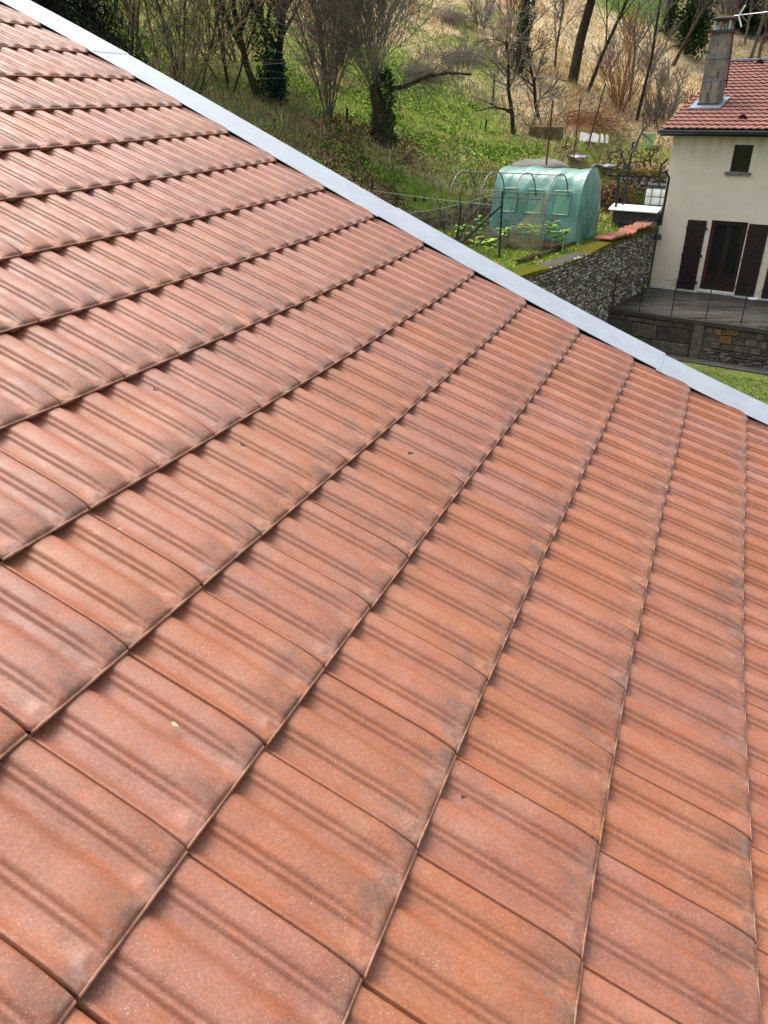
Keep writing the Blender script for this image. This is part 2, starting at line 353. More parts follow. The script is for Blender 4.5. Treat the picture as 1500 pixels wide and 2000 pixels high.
def tile_mesh(u0, j, cut=None, seed=0, raw=False):
    r = random.Random(seed)
    tv, ph = PV[:, 0], PV[:, 1]
    if cut is not None:
        k = tv <= cut; tv = np.append(tv[k], [cut, cut + .001]); ph = np.append(ph[k], [np.interp(cut, PV[:, 0], PV[:, 1]), -1.0])
    n = len(tv); k = len(SV)
    du, dv, dh, tw = r.uniform(-.006, .006), r.uniform(-.006, .006), r.uniform(-.0012, .0012), r.uniform(-.0015, .0015)
    x = np.clip((SV - .67) / .33, 0, 1); g = .25 * x ** 2 + .75 * (1 - np.sqrt(np.clip(1 - x ** 2.3, 0, 1)))
    Sg, Tg = np.meshgrid(SV, tv, indexing='ij'); Gg = g[:, None]
    h = -LIFT * (1 - Sg) + H_B * ph[None] * (1 - Gg) + dh + tw * (Tg - .5)
    h = h + np.where((ph[None] > .05) & (Gg > 0), .0022 * Gg * np.sin(Gg * 3.1), 0)
    # hollows swell up slightly just before the lip
    h = h + .0035 * np.exp(-((Sg - .93) / .035) ** 2) * (ph[None] < .1) * (ph[None] > -.05)
    warp = .003 * np.sin(Tg * 5 + seed) * Gg
    P = rpos(u0 - 1 + Sg + du + warp * .3, j + Tg + dv, h)
    V = [P.reshape(-1, 3)]; uv = [np.stack([Tg, Sg], -1).reshape(-1, 2)]; rim = [np.zeros(n * k)]
    F = []
    for a in range(k - 1):
        for b in range(n - 1): F.append((a * n + b, (a + 1) * n + b, (a + 1) * n + b + 1, a * n + b + 1))
    # front lip and face hanging into the hollows of the course below
    hol = np.clip(1 - ph * 1.25, 0, 1) * (ph > -.2)
    h = np.where(ph[None] < -.2, np.minimum(h, -.006 - .010 * (1 - Sg)), h)
    rr = np.array([r.uniform(-.0005, .0004) for _ in range(n)])
    endu = u0 + du
    lips = [(0., h[-1] + 0, .25), (.0015, h[-1] + .0006 + rr, 1.), (.010, h[-1] - .0008 + rr, 1.), (.015, h[-1] - .0036, .9), (.012, h[-1] - .0052, .15), (0., h[-1] - .0088 - .0100 * sstep(.15, .8, hol), 0.)]
    o = n * k
    for q, (dux, hh, rv) in enumerate(lips):
        Pq = rpos(endu + dux + warp[-1] * .3, j + tv + dv, hh)
        V.append(Pq); uv.append(np.stack([tv, tv * 0 + 1], -1)); rim.append(np.full(n, rv))
        if q:
            a0 = o + (q - 1) * n; b0 = o + q * n
            for b in range(n - 1): F.append((a0 + b, b0 + b, b0 + b + 1, a0 + b + 1))
    V = np.concatenate(V); uv = np.concatenate(uv); rim = np.concatenate(rim)
    c = rpos(u0 - .5, j + .5)[0]
    F = np.array(F)
    if raw: return V, F, uv, rim
    return clay_mesh('roof_tile', V - c, F, uv, rim), c
def clay_mesh(name, V, F, uv, rim):
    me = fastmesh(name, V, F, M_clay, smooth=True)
    l = me.uv_layers.new(name='uv'); l.data.foreach_set('uv', uv[F.ravel()].astype(np.float32).ravel())
    a = me.attributes.new('rim', 'FLOAT', 'POINT'); a.data.foreach_set('value', rim.astype(np.float32))
    return me
deck_bm = MB()
us = np.arange(-15, 8.1, 1.); vs_ = np.arange(-8, 15.1, 1.); vs_[-1] = 14.5
G = np.array([[rpos(u, v, -LIFT - .016)[0] for v in vs_] for u in us]); G2 = G - ND * .12
nv = len(vs_)
deck_bm.add(G.reshape(-1, 3), [(a * nv + b, (a + 1) * nv + b, (a + 1) * nv + b + 1, a * nv + b + 1) for a in range(len(us) - 1) for b in range(nv - 1)])
roof = deck_bm.build('roof', M['deck'], house)
cand = []
for u in range(-14, 9):
    for j in range(-5, 15):
        c = project(rpos(np.array([u - 1, u - 1, u, u, u - .5]), np.array([j, j + 1, j, j + 1, j + .5])))
        if c[:, 2].min() < .35: continue
        x0, x1, y0, y1 = c[:, 0].min(), c[:, 0].max(), c[:, 1].min(), c[:, 1].max()
        if x1 < -420 or x0 > 1920 or y1 < -420 or y0 > 2500: continue
        out = max(0, -x1, x0 - 1500, -y1, y0 - 2000)
        cand.append((out, u, j))
cand.sort()
for i, (out, u, j) in enumerate(cand[:298]):
    me, c = tile_mesh(u, j, cut=.33 if j == 14 else None, seed=u * 31 + j * 7)
    link('roof_tile', me, roof, c)
done = {(u, j) for _, u, j in cand[:298]}; Vs, Fs, Us, Rs, off = [], [], [], [], 0
for u in range(-14, 9):
    for j in range(-8, 15):
        if (u, j) in done: continue
        V_, F_, U__, R_ = tile_mesh(u, j, cut=.33 if j == 14 else None, seed=u * 31 + j * 7, raw=True)
        Vs.append(V_); Fs.append(F_ + off); Us.append(U__); Rs.append(R_); off += len(V_)
Vs = np.concatenate(Vs); cR = Vs.mean(0)
tag(link('roof_tiles', clay_mesh('roof_tiles', Vs - cR, np.concatenate(Fs), np.concatenate(Us), np.concatenate(Rs)), roof, cR), kind='stuff')
# verge flashing in lengths
def flashing(u0, u1, vin, dv=0, drop=0., dz=0.):
    mb = MB(); U = np.linspace(u0, u1, 8)
    prof = [(vin + .012, .0065), (vin, .0070), (vin, .0100), (vin + .02, .0110), (vin + .75, .0105), (vin + 1.31, .0110), (vin + 1.345, .0135), (vin + 1.37, .010), (vin + 1.37, -.16), (vin + 1.35, -.165)]
    n = len(prof)
    for q in U:
        b = rpos(q, 14.3)[0]
        for (v, h) in prof: mb.v.append(tuple(b + VD * (v - 14.3 + dv) * T + ND * (h + dz)))
    for a in range(len(U) - 1):
        for b in range(n - 1): mb.f.append((a * n + b, a * n + b + 1, (a + 1) * n + b + 1, (a + 1) * n + b)); mb.mi.append(0)
    return mb.build('verge_flashing', M['zinc'], house)
flashing(-15, -8.93, 14.34, dz=.0035); flashing(-9.0, -2.93, 14.31, dz=.0015); flashing(-3.0, 2.45, 14.37, dz=.003); flashing(2.38, 8.2, 14.30, dz=.0005)
mb = MB()
for q in np.linspace(-15, 8, 24):
    b = rpos(q, 14.3)[0]
    for dv, hh in ((.20, -.10), (.20, .004), (.30, .004)): mb.v.append(tuple(b + VD * dv * T + ND * hh))
for k in range(23):
    for c in range(2): mb.f.append((k * 3 + c, k * 3 + c + 1, k * 3 + c + 4, k * 3 + c + 3)); mb.mi.append(0)
mb.build('verge_gap_shade', M['deck'], house)  # dark strip added to give the shade in the gap below the flashing
# walls under the roof
GZ = -6.3
mb = MB()
def rp(u, v, h=-.2): return rpos(u, v, h)[0]
def wallquad(mb, a, b, th):
    """prism wall whose top follows points a,b and stands on the ground"""
    a = np.array(a); b = np.array(b); th = np.array(th)
    a0 = a.copy(); b0 = b.copy(); a0[2] = b0[2] = GZ - .3
    t = th
    mb.hexa([a0, b0, b0 + t, a0 + t, a, b, b + t, a + t])
e1, e2, e3, e4 = rp(-14.8, 14.9), rp(7.2, 14.9), rp(7.2, -7.8), rp(-14.8, -7.8)
wallquad(mb, e1, e2, -VD * .3); wallquad(mb, e2, e3, -np.array([UD[0], UD[1], 0]) * .3); wallquad(mb, e3, e4, VD * .3)
mb.build('wall', M['stucco'], house)
# small debris lying on the tiles
def onroof(px, py, h=.0):
    d = ray(px, py); t = ((RO - ND * .004) @ ND) / (d @ ND); return d * t + ND * h
deb = [(340, 1420, .010, 'seed', 'pale yellow flat seed lying on a tile low at the left'), (234, 1037, .007, 'seed', 'small cream seed on the tile left of the long course line'),
       (1338, 1934, .016, 'leaf', 'curled dark dry leaf scrap near the bottom right of the roof'), (902, 1560, .010, 'leaf', 'small dark leaf crumb right of the middle joint, low on the roof'),
       (473, 873, .012, 'leaf', 'two-pronged brown dry stalk scrap beside a joint in the upper left'), (799, 889, .013, 'leaf', 'dark smudged leaf scrap near the centre of the roof'),
       (358, 367, .012, 'leaf', 'tiny dark leaf scrap high on the left of the roof'), (301, 765, .010, 'leaf', 'tiny curled brown leaf stalk left of centre')]
M['seed'] = simple('seed_husk', (.36, .32, .18), rough=.8); M['dleaf'] = simple('dry_leaf', (.05, .028, .02), rough=.9)
for k, (px, py, s, kd, lb) in enumerate(deb):
    c = onroof(px, py, .006); r = random.Random(k); mb = MB(); n = 7
    pts = []
    for a in range(n):
        t = 2 * math.pi * a / n; rr = s * (.55 + .6 * r.random()) * (1 if kd == 'seed' else (1.3 if a % 2 else .5))
        pts.append(c + UD * rr * math.cos(t) + VD * rr * .6 * math.sin(t) + ND * r.uniform(0, s * .35))
    top = [p + ND * s * .14 for p in pts]
    mb.add(pts + top + [c + ND * s * .3], [tuple(range(n))[::-1]] + [(a, (a + 1) % n, n + (a + 1) % n, n + a) for a in range(n)] + [(n + a, n + (a + 1) % n, 2 * n) for a in range(n)])
    tag(mb.build('seed' if kd == 'seed' else 'dry_leaf', M['seed'] if kd == 'seed' else M['dleaf']), lb, 'seed' if kd == 'seed' else 'leaf')

# ------------------------------------------------------------------ neighbour house frame
BE = rad(-35.); E2 = np.array([math.cos(BE), math.sin(BE), 0.]); B2 = np.array([-E2[1], E2[0], 0.]); ZZ = np.array([0, 0, 1.])
A0 = np.array([27 * math.sin(rad(19.25)), 27 * math.cos(rad(19.25)), 0.])
def F(s, t, z): return A0 + E2 * s + B2 * t + ZZ * z
def st(P): d = np.asarray(P) - A0; return d @ E2, d @ B2
TZ, GDN = -5.2, -3.4   # terrace level, garden level

# ------------------------------------------------------------------ ground: lawn + hillside
CP = [(860, 480, 22.9), (960, 500, 20.9), (1165, 485, 22.7), (1050, 540, 17.9), (740, 390, 27), (800, 400, 27.5), (745, 282, 30), (640, 232, 31), (520, 203, 32), (420, 230, 28), (330, 170, 31), (870, 300, 32),
      (960, 262, 36), (900, 100, 45), (900, 10, 55), (780, 180, 38), (600, 0, 48), (300, 0, 42), (1000, 300, 33), (1100, 312, 32.5), (1200, 305, 34), (1115, 165, 45), (1145, 165, 45.5), (1240, 232, 42), (1185, 260, 38),
      (1280, 320, 33.5), (1250, 30, 72), (1340, 130, 62), (1400, 20, 88), (1490, 20, 92), (1060, 60, 56), (1010, 145, 41), (820, 250, 34), (1100, 230, 38.5), (1300, 200, 50), (600, 120, 38), (640, 330, 26.5), (1000, 200, 40)]
cp = np.array([at(x, y, D) for x, y, D in CP])
extra = [(3, 12, -3.5), (-3, 10, -3.6), (-12, 14, -3.2), (-25, 20, -1.), (9.5, 28, -3.35), (11, 30, -3.2), (-30, 45, 8), (-60, 70, 24), (0, 90, 24), (30, 110, 26), (60, 130, 34), (100, 110, 26), (70, 70, 6), (45, 45, -1), (25, 42, -1.2), (0, 140, 48), (-60, 140, 52), (80, 190, 62), (160, 160, 50), (30, 60, 1.5), (120, 60, 6), (-80, 30, 20)]
cp = np.vstack([cp, np.array(extra, float)])
def U_(r2): return np.where(r2 > 0, r2 * np.log(r2 + 1e-12), 0)
n_ = len(cp); K = U_(((cp[:, None, :2] - cp[None, :, :2]) ** 2).sum(-1)); Pm = np.c_[np.ones(n_), cp[:, :2]]
Am = np.zeros((n_ + 3, n_ + 3)); Am[:n_, :n_] = K + np.eye(n_) * 6.0; Am[:n_, n_:] = Pm; Am[n_:, :n_] = Pm.T
sol = np.linalg.solve(Am, np.r_[cp[:, 2], 0, 0, 0])
def hill(X, Y, fine=True):
    X = np.asarray(X, float); Y = np.asarray(Y, float)
    q = np.stack([X, Y], -1); z = np.zeros(X.shape)
    for i in range(n_): z += sol[i] * U_(((q - cp[i, :2]) ** 2).sum(-1))
    z += sol[n_] + sol[n_ + 1] * X + sol[n_ + 2] * Y
    # garden terrace: level ground between the walls
    D = np.hypot(X, Y); az = np.degrees(np.arctan2(X, Y))
    s = (X - A0[0]) * E2[0] + (Y - A0[1]) * E2[1]; t = (X - A0[0]) * B2[0] + (Y - A0[1]) * B2[1]
    flat = (1 - sstep(27.0, 29.5, D - .0 * az)) * sstep(-1.5, 3.5, az)
    flat = np.maximum(flat, (1 - sstep(4.4, 4.5, t)) * sstep(-5.4, -5.0, s) * (D > 10) * (t < 4.5))
    z = z * (1 - flat) + GDN * flat
    # raised plot behind the mossy wall
    up = sstep(4.55, 4.75, t) * sstep(-5.5, -4.9, s) * (1 - sstep(8.0, 11.0, t)) * (1 - sstep(2, 4, s))
    z = z * (1 - up) + (-1.98 + .035 * (t - 4.6)) * up
    if fine:
        k = .05 + .30 * sstep(32, 60, D) * (1 - up) ; k = k * (1 - .8 * flat) * (1 - .6 * up)
        z = z + k * 1.6 * (fbm(X * .45, Y * .45, 0) - .5) * 2 + k * .5 * (fbm(X * 1.9, Y * 1.9, 1, 3) - .5)
    return z
def hz(x, y): return float(hill(np.array([x]), np.array([y]))[0])
# colour zones
def zones(X, Y):
    D = np.hypot(X, Y); az = np.degrees(np.arctan2(X, Y))
    n = fbm(X * .30, Y * .30, 1); n2 = fbm(X * .8, Y * .8, 2, 4); n3 = fbm(X * .13 + 5, Y * .13, 0, 3)
    dry = sstep(40, 47, D + (n - .5) * 18 + sstep(5, 11, az) * 7. - sstep(2, -4, az) * -4.) * sstep(-14, -4, az + (n2 - .5) * 8)
    dry = dry * (.35 + .65 * sstep(.36, .5, n2 + .25 * sstep(6, 12, az)))
    dry = np.maximum(dry, .30 * sstep(.56, .66, n) * (D > 29))
    patch = sstep(66, 72, D) * (1 - sstep(90, 100, D)) * sstep(12.5, 14.5, az) * (1 - sstep(17.8, 18.6, az))
    dry = dry * (1 - patch)
    wood = np.maximum(sstep(60, 80, D) * sstep(17.6, 18.8, az), (1 - sstep(-12, -6, az)) * .45)
    wood = np.maximum(wood, sstep(88, 105, D))
    s_ = (X - A0[0]) * E2[0] + (Y - A0[1]) * E2[1]; t_ = (X - A0[0]) * B2[0] + (Y - A0[1]) * B2[1]
    litter = (1 - sstep(31.0, 33.5, D)) * sstep(25.2, 26.5, D) * sstep(-9, -4, az) * (1 - sstep(1.5, 4, az)) * sstep(.36, .56, n2)
    plot = (t_ > 4.7) * (t_ < 10.5) * (s_ > -6) * (s_ < 3); dry = np.where(plot, dry * .25, dry); litter = np.where(plot, .9 * (1 - sstep(5.9, 6.5, t_)) + .35 * sstep(.5, .6, n2), litter)
    return dry, patch, wood, litter, n, n2
GREEN = np.array([.135, .235, .030]); GREEN2 = np.array([.28, .32, .055]); STRAW = np.array([.58, .46, .275]); BRWN = np.array([.165, .125, .08]); DKG = np.array([.03, .038, .016])
def groundcol(X, Y):
    dry, patch, wood, litter, n, n2 = zones(X, Y)
    c = GREEN * .75 + (GREEN2 - GREEN) * .6 * n2[..., None]
    c = c * (1 - dry[..., None]) + STRAW * .85 * dry[..., None]
    c = c * (1 - litter[..., None] * .8) + BRWN * litter[..., None] * .8
    c = c * (1 - wood[..., None] * .85) + BRWN * wood[..., None] * .85
    c = c * (1 - patch[..., None]) + np.array([.10, .19, .03]) * patch[..., None]
    return c
S_ = np.r_[np.arange(-110, -34, 2.), np.arange(-34, -.55, .33), [-.40], np.arange(0, 24, .4), np.arange(24, 130, 3.)]
Tt = np.r_[np.arange(-14, .2, .4), [.30], np.arange(.6, 4.4, .4), [4.50, 4.62, 4.74], np.arange(5, 26, .4), np.arange(26, 60, 1.), np.arange(60, 190, 3.)]
SS, TT = np.meshgrid(S_, Tt, indexing='ij')
XX = A0[0] + SS * E2[0] + TT * B2[0]; YY = A0[1] + SS * E2[1] + TT * B2[1]
ZZ_ = hill(XX, YY); idx = np.arange(SS.size).reshape(SS.shape)
q = np.stack([idx[:-1, :-1], idx[1:, :-1], idx[1:, 1:], idx[:-1, 1:]], -1).reshape(-1, 4)
smax = SS.ravel()[q].max(1); tmin = TT.ravel()[q].min(1)
gab = (XX * VD[0] + YY * VD[1]).ravel()[q].min(1)
inhouse = (SS.ravel()[q].min(1) > .6) & (smax < 11.4) & (tmin > .2) & (TT.ravel()[q].max(1) < 12.5)
keep = ~((smax > -.39) & (tmin < .29)) & (gab > 5.0) & ~inhouse
gm, N, L, bs = newmat('hillside_ground'); at_ = N.new('ShaderNodeAttribute'); at_.attribute_name = 'col'; tc = N.new('ShaderNodeTexCoord')
c = mixc(N, L, ramp(N, L, nz(N, L, tc.outputs['Object'], 3.5, 6, .7), [(.34, .6), (.56, 0)]), at_.outputs['Color'], (.05, .05, .022))
c = mixc(N, L, ramp(N, L, nz(N, L, tc.outputs['Object'], 1.1, 6, .7), [(.52, 0), (.68, .45)]), c, (.16, .135, .05))
L.new(c, bs.inputs['Base Color']); bs.inputs['Roughness'].default_value = 1; bs.inputs['Specular IOR Level'].default_value = .05
bump(N, L, bs, nz(N, L, tc.outputs['Object'], 5, 6, .7), 1., .12)
V = np.stack([XX.ravel(), YY.ravel(), ZZ_.ravel()], -1)
used = np.unique(q[keep]); remap = -np.ones(len(V), int); remap[used] = np.arange(len(used))
me = fastmesh('hillside', V[used], remap[q[keep]], gm, col=groundcol(XX.ravel()[used], YY.ravel()[used]), smooth=True)
tag(link('hillside', me), kind='structure')
mb = MB(); mb.add([(-400, -300, GZ), (500, -300, GZ), (500, 600, GZ), (-400, 600, GZ)], [(0, 1, 2, 3)])
lm = simple('lawn_ground', (.085, .115, .022), (.06, .085, .018), 2.0, rough=1, spec=.05, c3=(.15, .13, .055), bstr=.8, bdist=.03)
tag(mb.build('lawn', lm, loc=(0, 0, 0)), kind='structure')

# ------------------------------------------------------------------ scatter: grass, leaves
def blades(name, X, Y, Z, hgt, wid, col, lean, seed=0, kind='stuff', label=None, cat=None, flat=False):
    r = np.random.default_rng(seed); n = len(X); a = r.random(n) * 2 * math.pi
    dx, dy = np.cos(a), np.sin(a)
    b = np.stack([X, Y, Z], -1); side = np.stack([dx, dy, r.normal(0, .15, n)], -1) * wid[:, None] / 2
    if flat:
        tip = np.stack([-dy * hgt, dx * hgt, r.random(n) * hgt * .8 + .01], -1)
    else:
        tip = np.stack([lean[0] * hgt + r.normal(0, .35, n) * hgt, lean[1] * hgt + r.normal(0, .35, n) * hgt, hgt * r.uniform(.5, 1., n)], -1)
    V = np.stack([b - side - [0, 0, .02], b + side - [0, 0, .02], b + tip], 1).reshape(-1, 3)
    if flat:
        V = np.stack([b - side * .2, b + side + tip * .5, b + tip, b - side + tip * .5], 1).reshape(-1, 3)
        Fc = np.arange(4 * n).reshape(-1, 4); C = np.repeat(col, 4, 0)
    else:
        Fc = np.arange(3 * n).reshape(-1, 3); C = np.repeat(col, 3, 0)
    o = link(name, fastmesh(name, V, Fc, M['leaf'], col=C)); return tag(o, label, cat, kind=kind)
def spots(n, az0, az1, D0, D1, seed):
    r = np.random.default_rng(seed); az = np.radians(r.uniform(az0, az1, n)); D = np.exp(r.uniform(math.log(D0), math.log(D1), n))
    X = D * np.sin(az); Y = D * np.cos(az)
    s = (X - A0[0]) * E2[0] + (Y - A0[1]) * E2[1]; t = (X - A0[0]) * B2[0] + (Y - A0[1]) * B2[1]
    ok = ~((s > -.5) & (t < 13.3) & (s < 12.3)) & ~((s > -.5) & (t < .3)) & (X * VD[0] + Y * VD[1] > 5.6) & ~((t > 4.3) & (t < 4.7) & (s > -5.3) & (s < .3))
    return X[ok], Y[ok], D[ok], r
def jit(c, r, n, a=.25): return c * (1 + r.normal(0, a, (n, 1))).clip(.35, 1.9) * (1 + r.normal(0, .06, (n, 3)))
# dry straw tussocks
X, Y, D, r = spots(210000, -17, 27, 26, 105, 1); dry, patch, wood, lit, n1, n2 = zones(X, Y)
k = r.random(len(X)) < dry * (1 - .55 * wood) + .05; X, Y, D, n2 = X[k], Y[k], D[k], n2[k]
tuft = .6 + .9 * sstep(.45, .62, fbm(X * 1.3, Y * 1.3, 2, 2))
col = jit(STRAW * (.8 + .5 * r.random((len(X), 1))), r, len(X), .2); k2 = r.random(len(X)) < .22; col[k2] = jit(np.array([.11, .075, .05]), r, int(k2.sum()), .25)
blades('dry_grass', X, Y, hill(X, Y), tuft * r.uniform(.14, .34, len(X)), .010 * D / 28 + r.uniform(.012, .03, len(X)), col, (-.05, -.75), 1, label='long straw-coloured dead grass hanging down the steep hillside', cat='dry grass')
# green grass
X, Y, D, r = spots(230000, -17, 27, 14, 105, 2); dry, patch, wood, lit, n1, n2 = zones(X, Y)
k = r.random(len(X)) < (1 - dry) * (1 - .75 * wood) * (1 - .6 * lit) + .10; X, Y, D, patch = X[k], Y[k], D[k], patch[k]
m1 = r.random((len(X), 1)); col = jit(GREEN * (1 - m1) + GREEN2 * m1, r, len(X), .3); col = np.where(patch[:, None] > .5, jit(np.array([.12, .23, .04]), r, len(X), .2), col)
blades('green_grass', X, Y, hill(X, Y), r.uniform(.05, .17, len(X)) * (1 + .6 * sstep(30, 60, D)), .008 * D / 22 + r.uniform(.008, .022, len(X)), col, (0, -.3), 2, label='short green winter grass covering the garden and the slope', cat='grass')
# broad-leaved ground cover
X, Y, D, r = spots(170000, -17, 20, 24, 60, 3); dry, patch, wood, lit, n1, n2 = zones(X, Y)
k = r.random(len(X)) < (1 - dry) * .9 * sstep(.38, .52, fbm(X * .7, Y * .7, 0, 3)) * (D > 25.5) * (np.degrees(np.arctan2(X, Y)) < 11); X, Y, D = X[k], Y[k], D[k]
m1 = r.random((len(X), 1)); col = jit(np.array([.11, .195, .028]) * (1 - m1) + np.array([.24, .36, .055]) * m1, r, len(X), .35)
blades('ground_cover', X, Y, hill(X, Y) + .02, r.uniform(.05, .11, len(X)), r.uniform(.04, .09, len(X)), col, (0, 0), 3, label='low leafy green ground cover on the bank', cat='ground cover', flat=True)
# fallen leaves
X, Y, D, r = spots(120000, -17, 20, 14, 50, 4); dry, patch, wood, lit, n1, n2 = zones(X, Y)
k = r.random(len(X)) < np.maximum(lit * .95, .05 + .5 * wood); k = k & ~((D < 25) & (r.random(len(X)) < .8)); X, Y, D = X[k], Y[k], D[k]
m1 = r.random((len(X), 1)); col = jit(np.array([.19, .095, .05]) * (1 - m1) + np.array([.30, .19, .11]) * m1, r, len(X), .3)
blades('fallen_leaves', X, Y, hill(X, Y) + .03, r.uniform(.06, .13, len(X)), r.uniform(.05, .11, len(X)), col, (0, 0), 4, label='brown fallen leaves scattered over the bank', cat='leaves', flat=True)
# lawn grass in front of the low wall
n = 60000; r = np.random.default_rng(5); s = r.uniform(-3, 14, n); t = r.uniform(-12, -4.72, n); P = A0 + s[:, None] * E2 + t[:, None] * B2
yl = sstep(.45, .62, fbm(P[:, 0] * .9, P[:, 1] * .9, 1))[:, None]
col = jit(np.array([.075, .125, .022]) * (1 - yl) + np.array([.19, .16, .06]) * yl, r, n, .28)
blades('lawn_grass', P[:, 0], P[:, 1], np.full(n, GZ), r.uniform(.03, .09, n), r.uniform(.012, .03, n), col, (0, 0), 6, label='patchy green and yellow lawn grass below the low stone wall', cat='lawn')

# ------------------------------------------------------------------ neighbour house
nh = empty('cream_house', F(4, 0, TZ), 'cream rendered house with red clay tile roof and dark brown shutters above the stone terrace', 'house')
WX, DP = 11.6, 12.6        # width, depth
zt = -.62
def panel(mb, s0, s1, z0, z1, t0=0., t1=.28): mb.hexa([F(s0, t0, z0), F(s1, t0, z0), F(s1, t1, z0), F(s0, t1, z0), F(s0, t0, z1), F(s1, t0, z1), F(s1, t1, z1), F(s0, t1, z1)])
doors = [(1.57, 2.63), (4.15, 5.21)]; dz0, dz1 = -5.09, -3.0; win = (1.80, 2.33, -1.63, -.90)
mb = MB()
edges = [0, 1.57, 1.80, 2.33, 2.63, 4.15, 5.21, WX]
for s0, s1 in zip(edges[:-1], edges[1:]):
    m_ = (s0 + s1) / 2
    gaps = []
    if any(a < m_ < b for a, b in doors): gaps.append((dz0, dz1))
    if win[0] < m_ < win[1]: gaps.append(win[2:])
    z = TZ - .1 if True else 0
    for g0, g1 in sorted(gaps): panel(mb, s0, s1, z, g0); z = g1
    panel(mb, s0, s1, z, zt)
# side and back walls with gable tops
RT = 6.55; rz = 1.50
def roofz(t): return (-.50 + (rz + .50) * (t + .42) / (RT + .42)) if t < RT else rz - (t - RT) * (rz + .5) / (RT + .42)
for s0, s1 in ((0, .28), (WX - .28, WX)):
    tz = [.28, RT, DP]
    for a, b in zip(tz[:-1], tz[1:]):
        mb.hexa([F(s0, a, GZ), F(s1, a, GZ), F(s1, b, GZ), F(s0, b, GZ), F(s0, a, roofz(a) - .16), F(s1, a, roofz(a) - .16), F(s1, b, roofz(b) - .16), F(s0, b, roofz(b) - .16)])
mb.hexa([F(.28, DP - .28, GZ), F(WX - .28, DP - .28, GZ), F(WX - .28, DP, GZ), F(.28, DP, GZ), F(.28, DP - .28, -.7), F(WX - .28, DP - .28, -.7), F(WX - .28, DP, -.7), F(.28, DP, -.7)])
mb.build('wall', M['stain'], nh)
mb = MB(); mb.hexa([F(.3, .3, zt - .12), F(WX - .3, .3, zt - .12), F(WX - .3, DP - .3, zt - .12), F(.3, DP - .3, zt - .12), F(.3, .3, zt), F(WX - .3, .3, zt), F(WX - .3, DP - .3, zt), F(.3, DP - .3, zt)])
mb.hexa([F(.3, .3, TZ - .1), F(WX - .3, .3, TZ - .1), F(WX - .3, DP - .3, TZ - .1), F(.3, DP - .3, TZ - .1), F(.3, .3, TZ), F(WX - .3, .3, TZ), F(WX - .3, DP - .3, TZ), F(.3, DP - .3, TZ)])
mb.build('floor_slab', M['conc'], nh)
# roof boards then tiles
OV = -.30
mb = MB()
for (ta, tb) in ((-.42, RT), (DP + .42, RT)):
    za, zb = roofz(ta) if ta < RT else roofz(ta), rz
    mb.hexa([F(OV, ta, za - .14), F(WX + .3, ta, za - .14), F(WX + .3, tb, zb - .14), F(OV, tb, zb - .14), F(OV, ta, za - .035), F(WX + .3, ta, za - .035), F(WX + .3, tb, zb - .035), F(OV, tb, zb - .035)])
nroof = mb.build('roof', M['brown'], nh)
sl_ = math.hypot(RT + .42, rz + .5); TD = (B2 * (RT + .42) + ZZ * (rz + .5)) / sl_; TN = np.cross(E2, TD); TN = TN if TN[2] > 0 else -TN
rows = 21; rp_ = sl_ / rows; cw = .42; cols = int((WX + .3 - OV) / cw)
def ntile():
    xs = np.linspace(0, cw, 13); hs = .026 * (np.cos(xs / (cw / 2) * 2 * math.pi) * .5 + .5) ** .8 * 1.0
    ys = [0, .0, .12, rp_ + .05]; V = []; 
    for q, y in enumerate(ys):
        for x, h in zip(xs, hs):
            z = h + .038 * (1 - y / rp_) - (.030 if q == 0 else 0)
            V.append(E2 * x + TD * y + TN * z)
    Fc = [(a * 13 + b, a * 13 + b + 1, (a + 1) * 13 + b + 1, (a + 1) * 13 + b) for a in range(3) for b in range(12)]
    return np.array(V), Fc
tv_, tf_ = ntile(); mbt = MB(); mbt.add(tv_, tf_); tme = mbt.mesh('roof_tile', M['ntile'])
P0 = F(OV, -.42, -.50)
rest = MB(); npart = 0
for rr_ in range(rows):
    for cc in range(cols):
        o = P0 + E2 * (cc * cw) + TD * (rr_ * rp_) + TN * random.uniform(-.003, .003)
        if cc * cw < 5.0 and npart < 296:
            ob = link('roof_tile', tme, nroof, o); npart += 1
        else: rest.add(tv_ + o, tf_)
tag(rest.build('roof_tiles', M['ntile'], nroof), kind='stuff')
mb = MB(); sback = np.array([*( -B2[:2]), 0]); # back slope, unseen: plain tiles joined
mb.hexa([F(OV, RT + .01, rz - .03), F(WX + .3, RT + .01, rz - .03), F(WX + .3, DP + .42, roofz(DP + .42) - .03), F(OV, DP + .42, roofz(DP + .42) - .03), F(OV, RT + .01, rz + .03), F(WX + .3, RT + .01, rz + .03), F(WX + .3, DP + .42, roofz(DP + .42) + .03), F(OV, DP + .42, roofz(DP + .42) + .03)])
mb.build('back_slope', M['ntile'], nroof)
mb = MB(); mb.hexa([F(OV, RT - .13, rz + .025), F(WX + .3, RT - .13, rz + .025), F(WX + .3, RT + .13, rz + .025), F(OV, RT + .13, rz + .025), F(OV, RT - .13, rz + .085), F(WX + .3, RT - .13, rz + .085), F(WX + .3, RT + .10, rz + .10), F(OV, RT + .10, rz + .10)])
mb.build('ridge_flashing', M['zinc'], nroof)
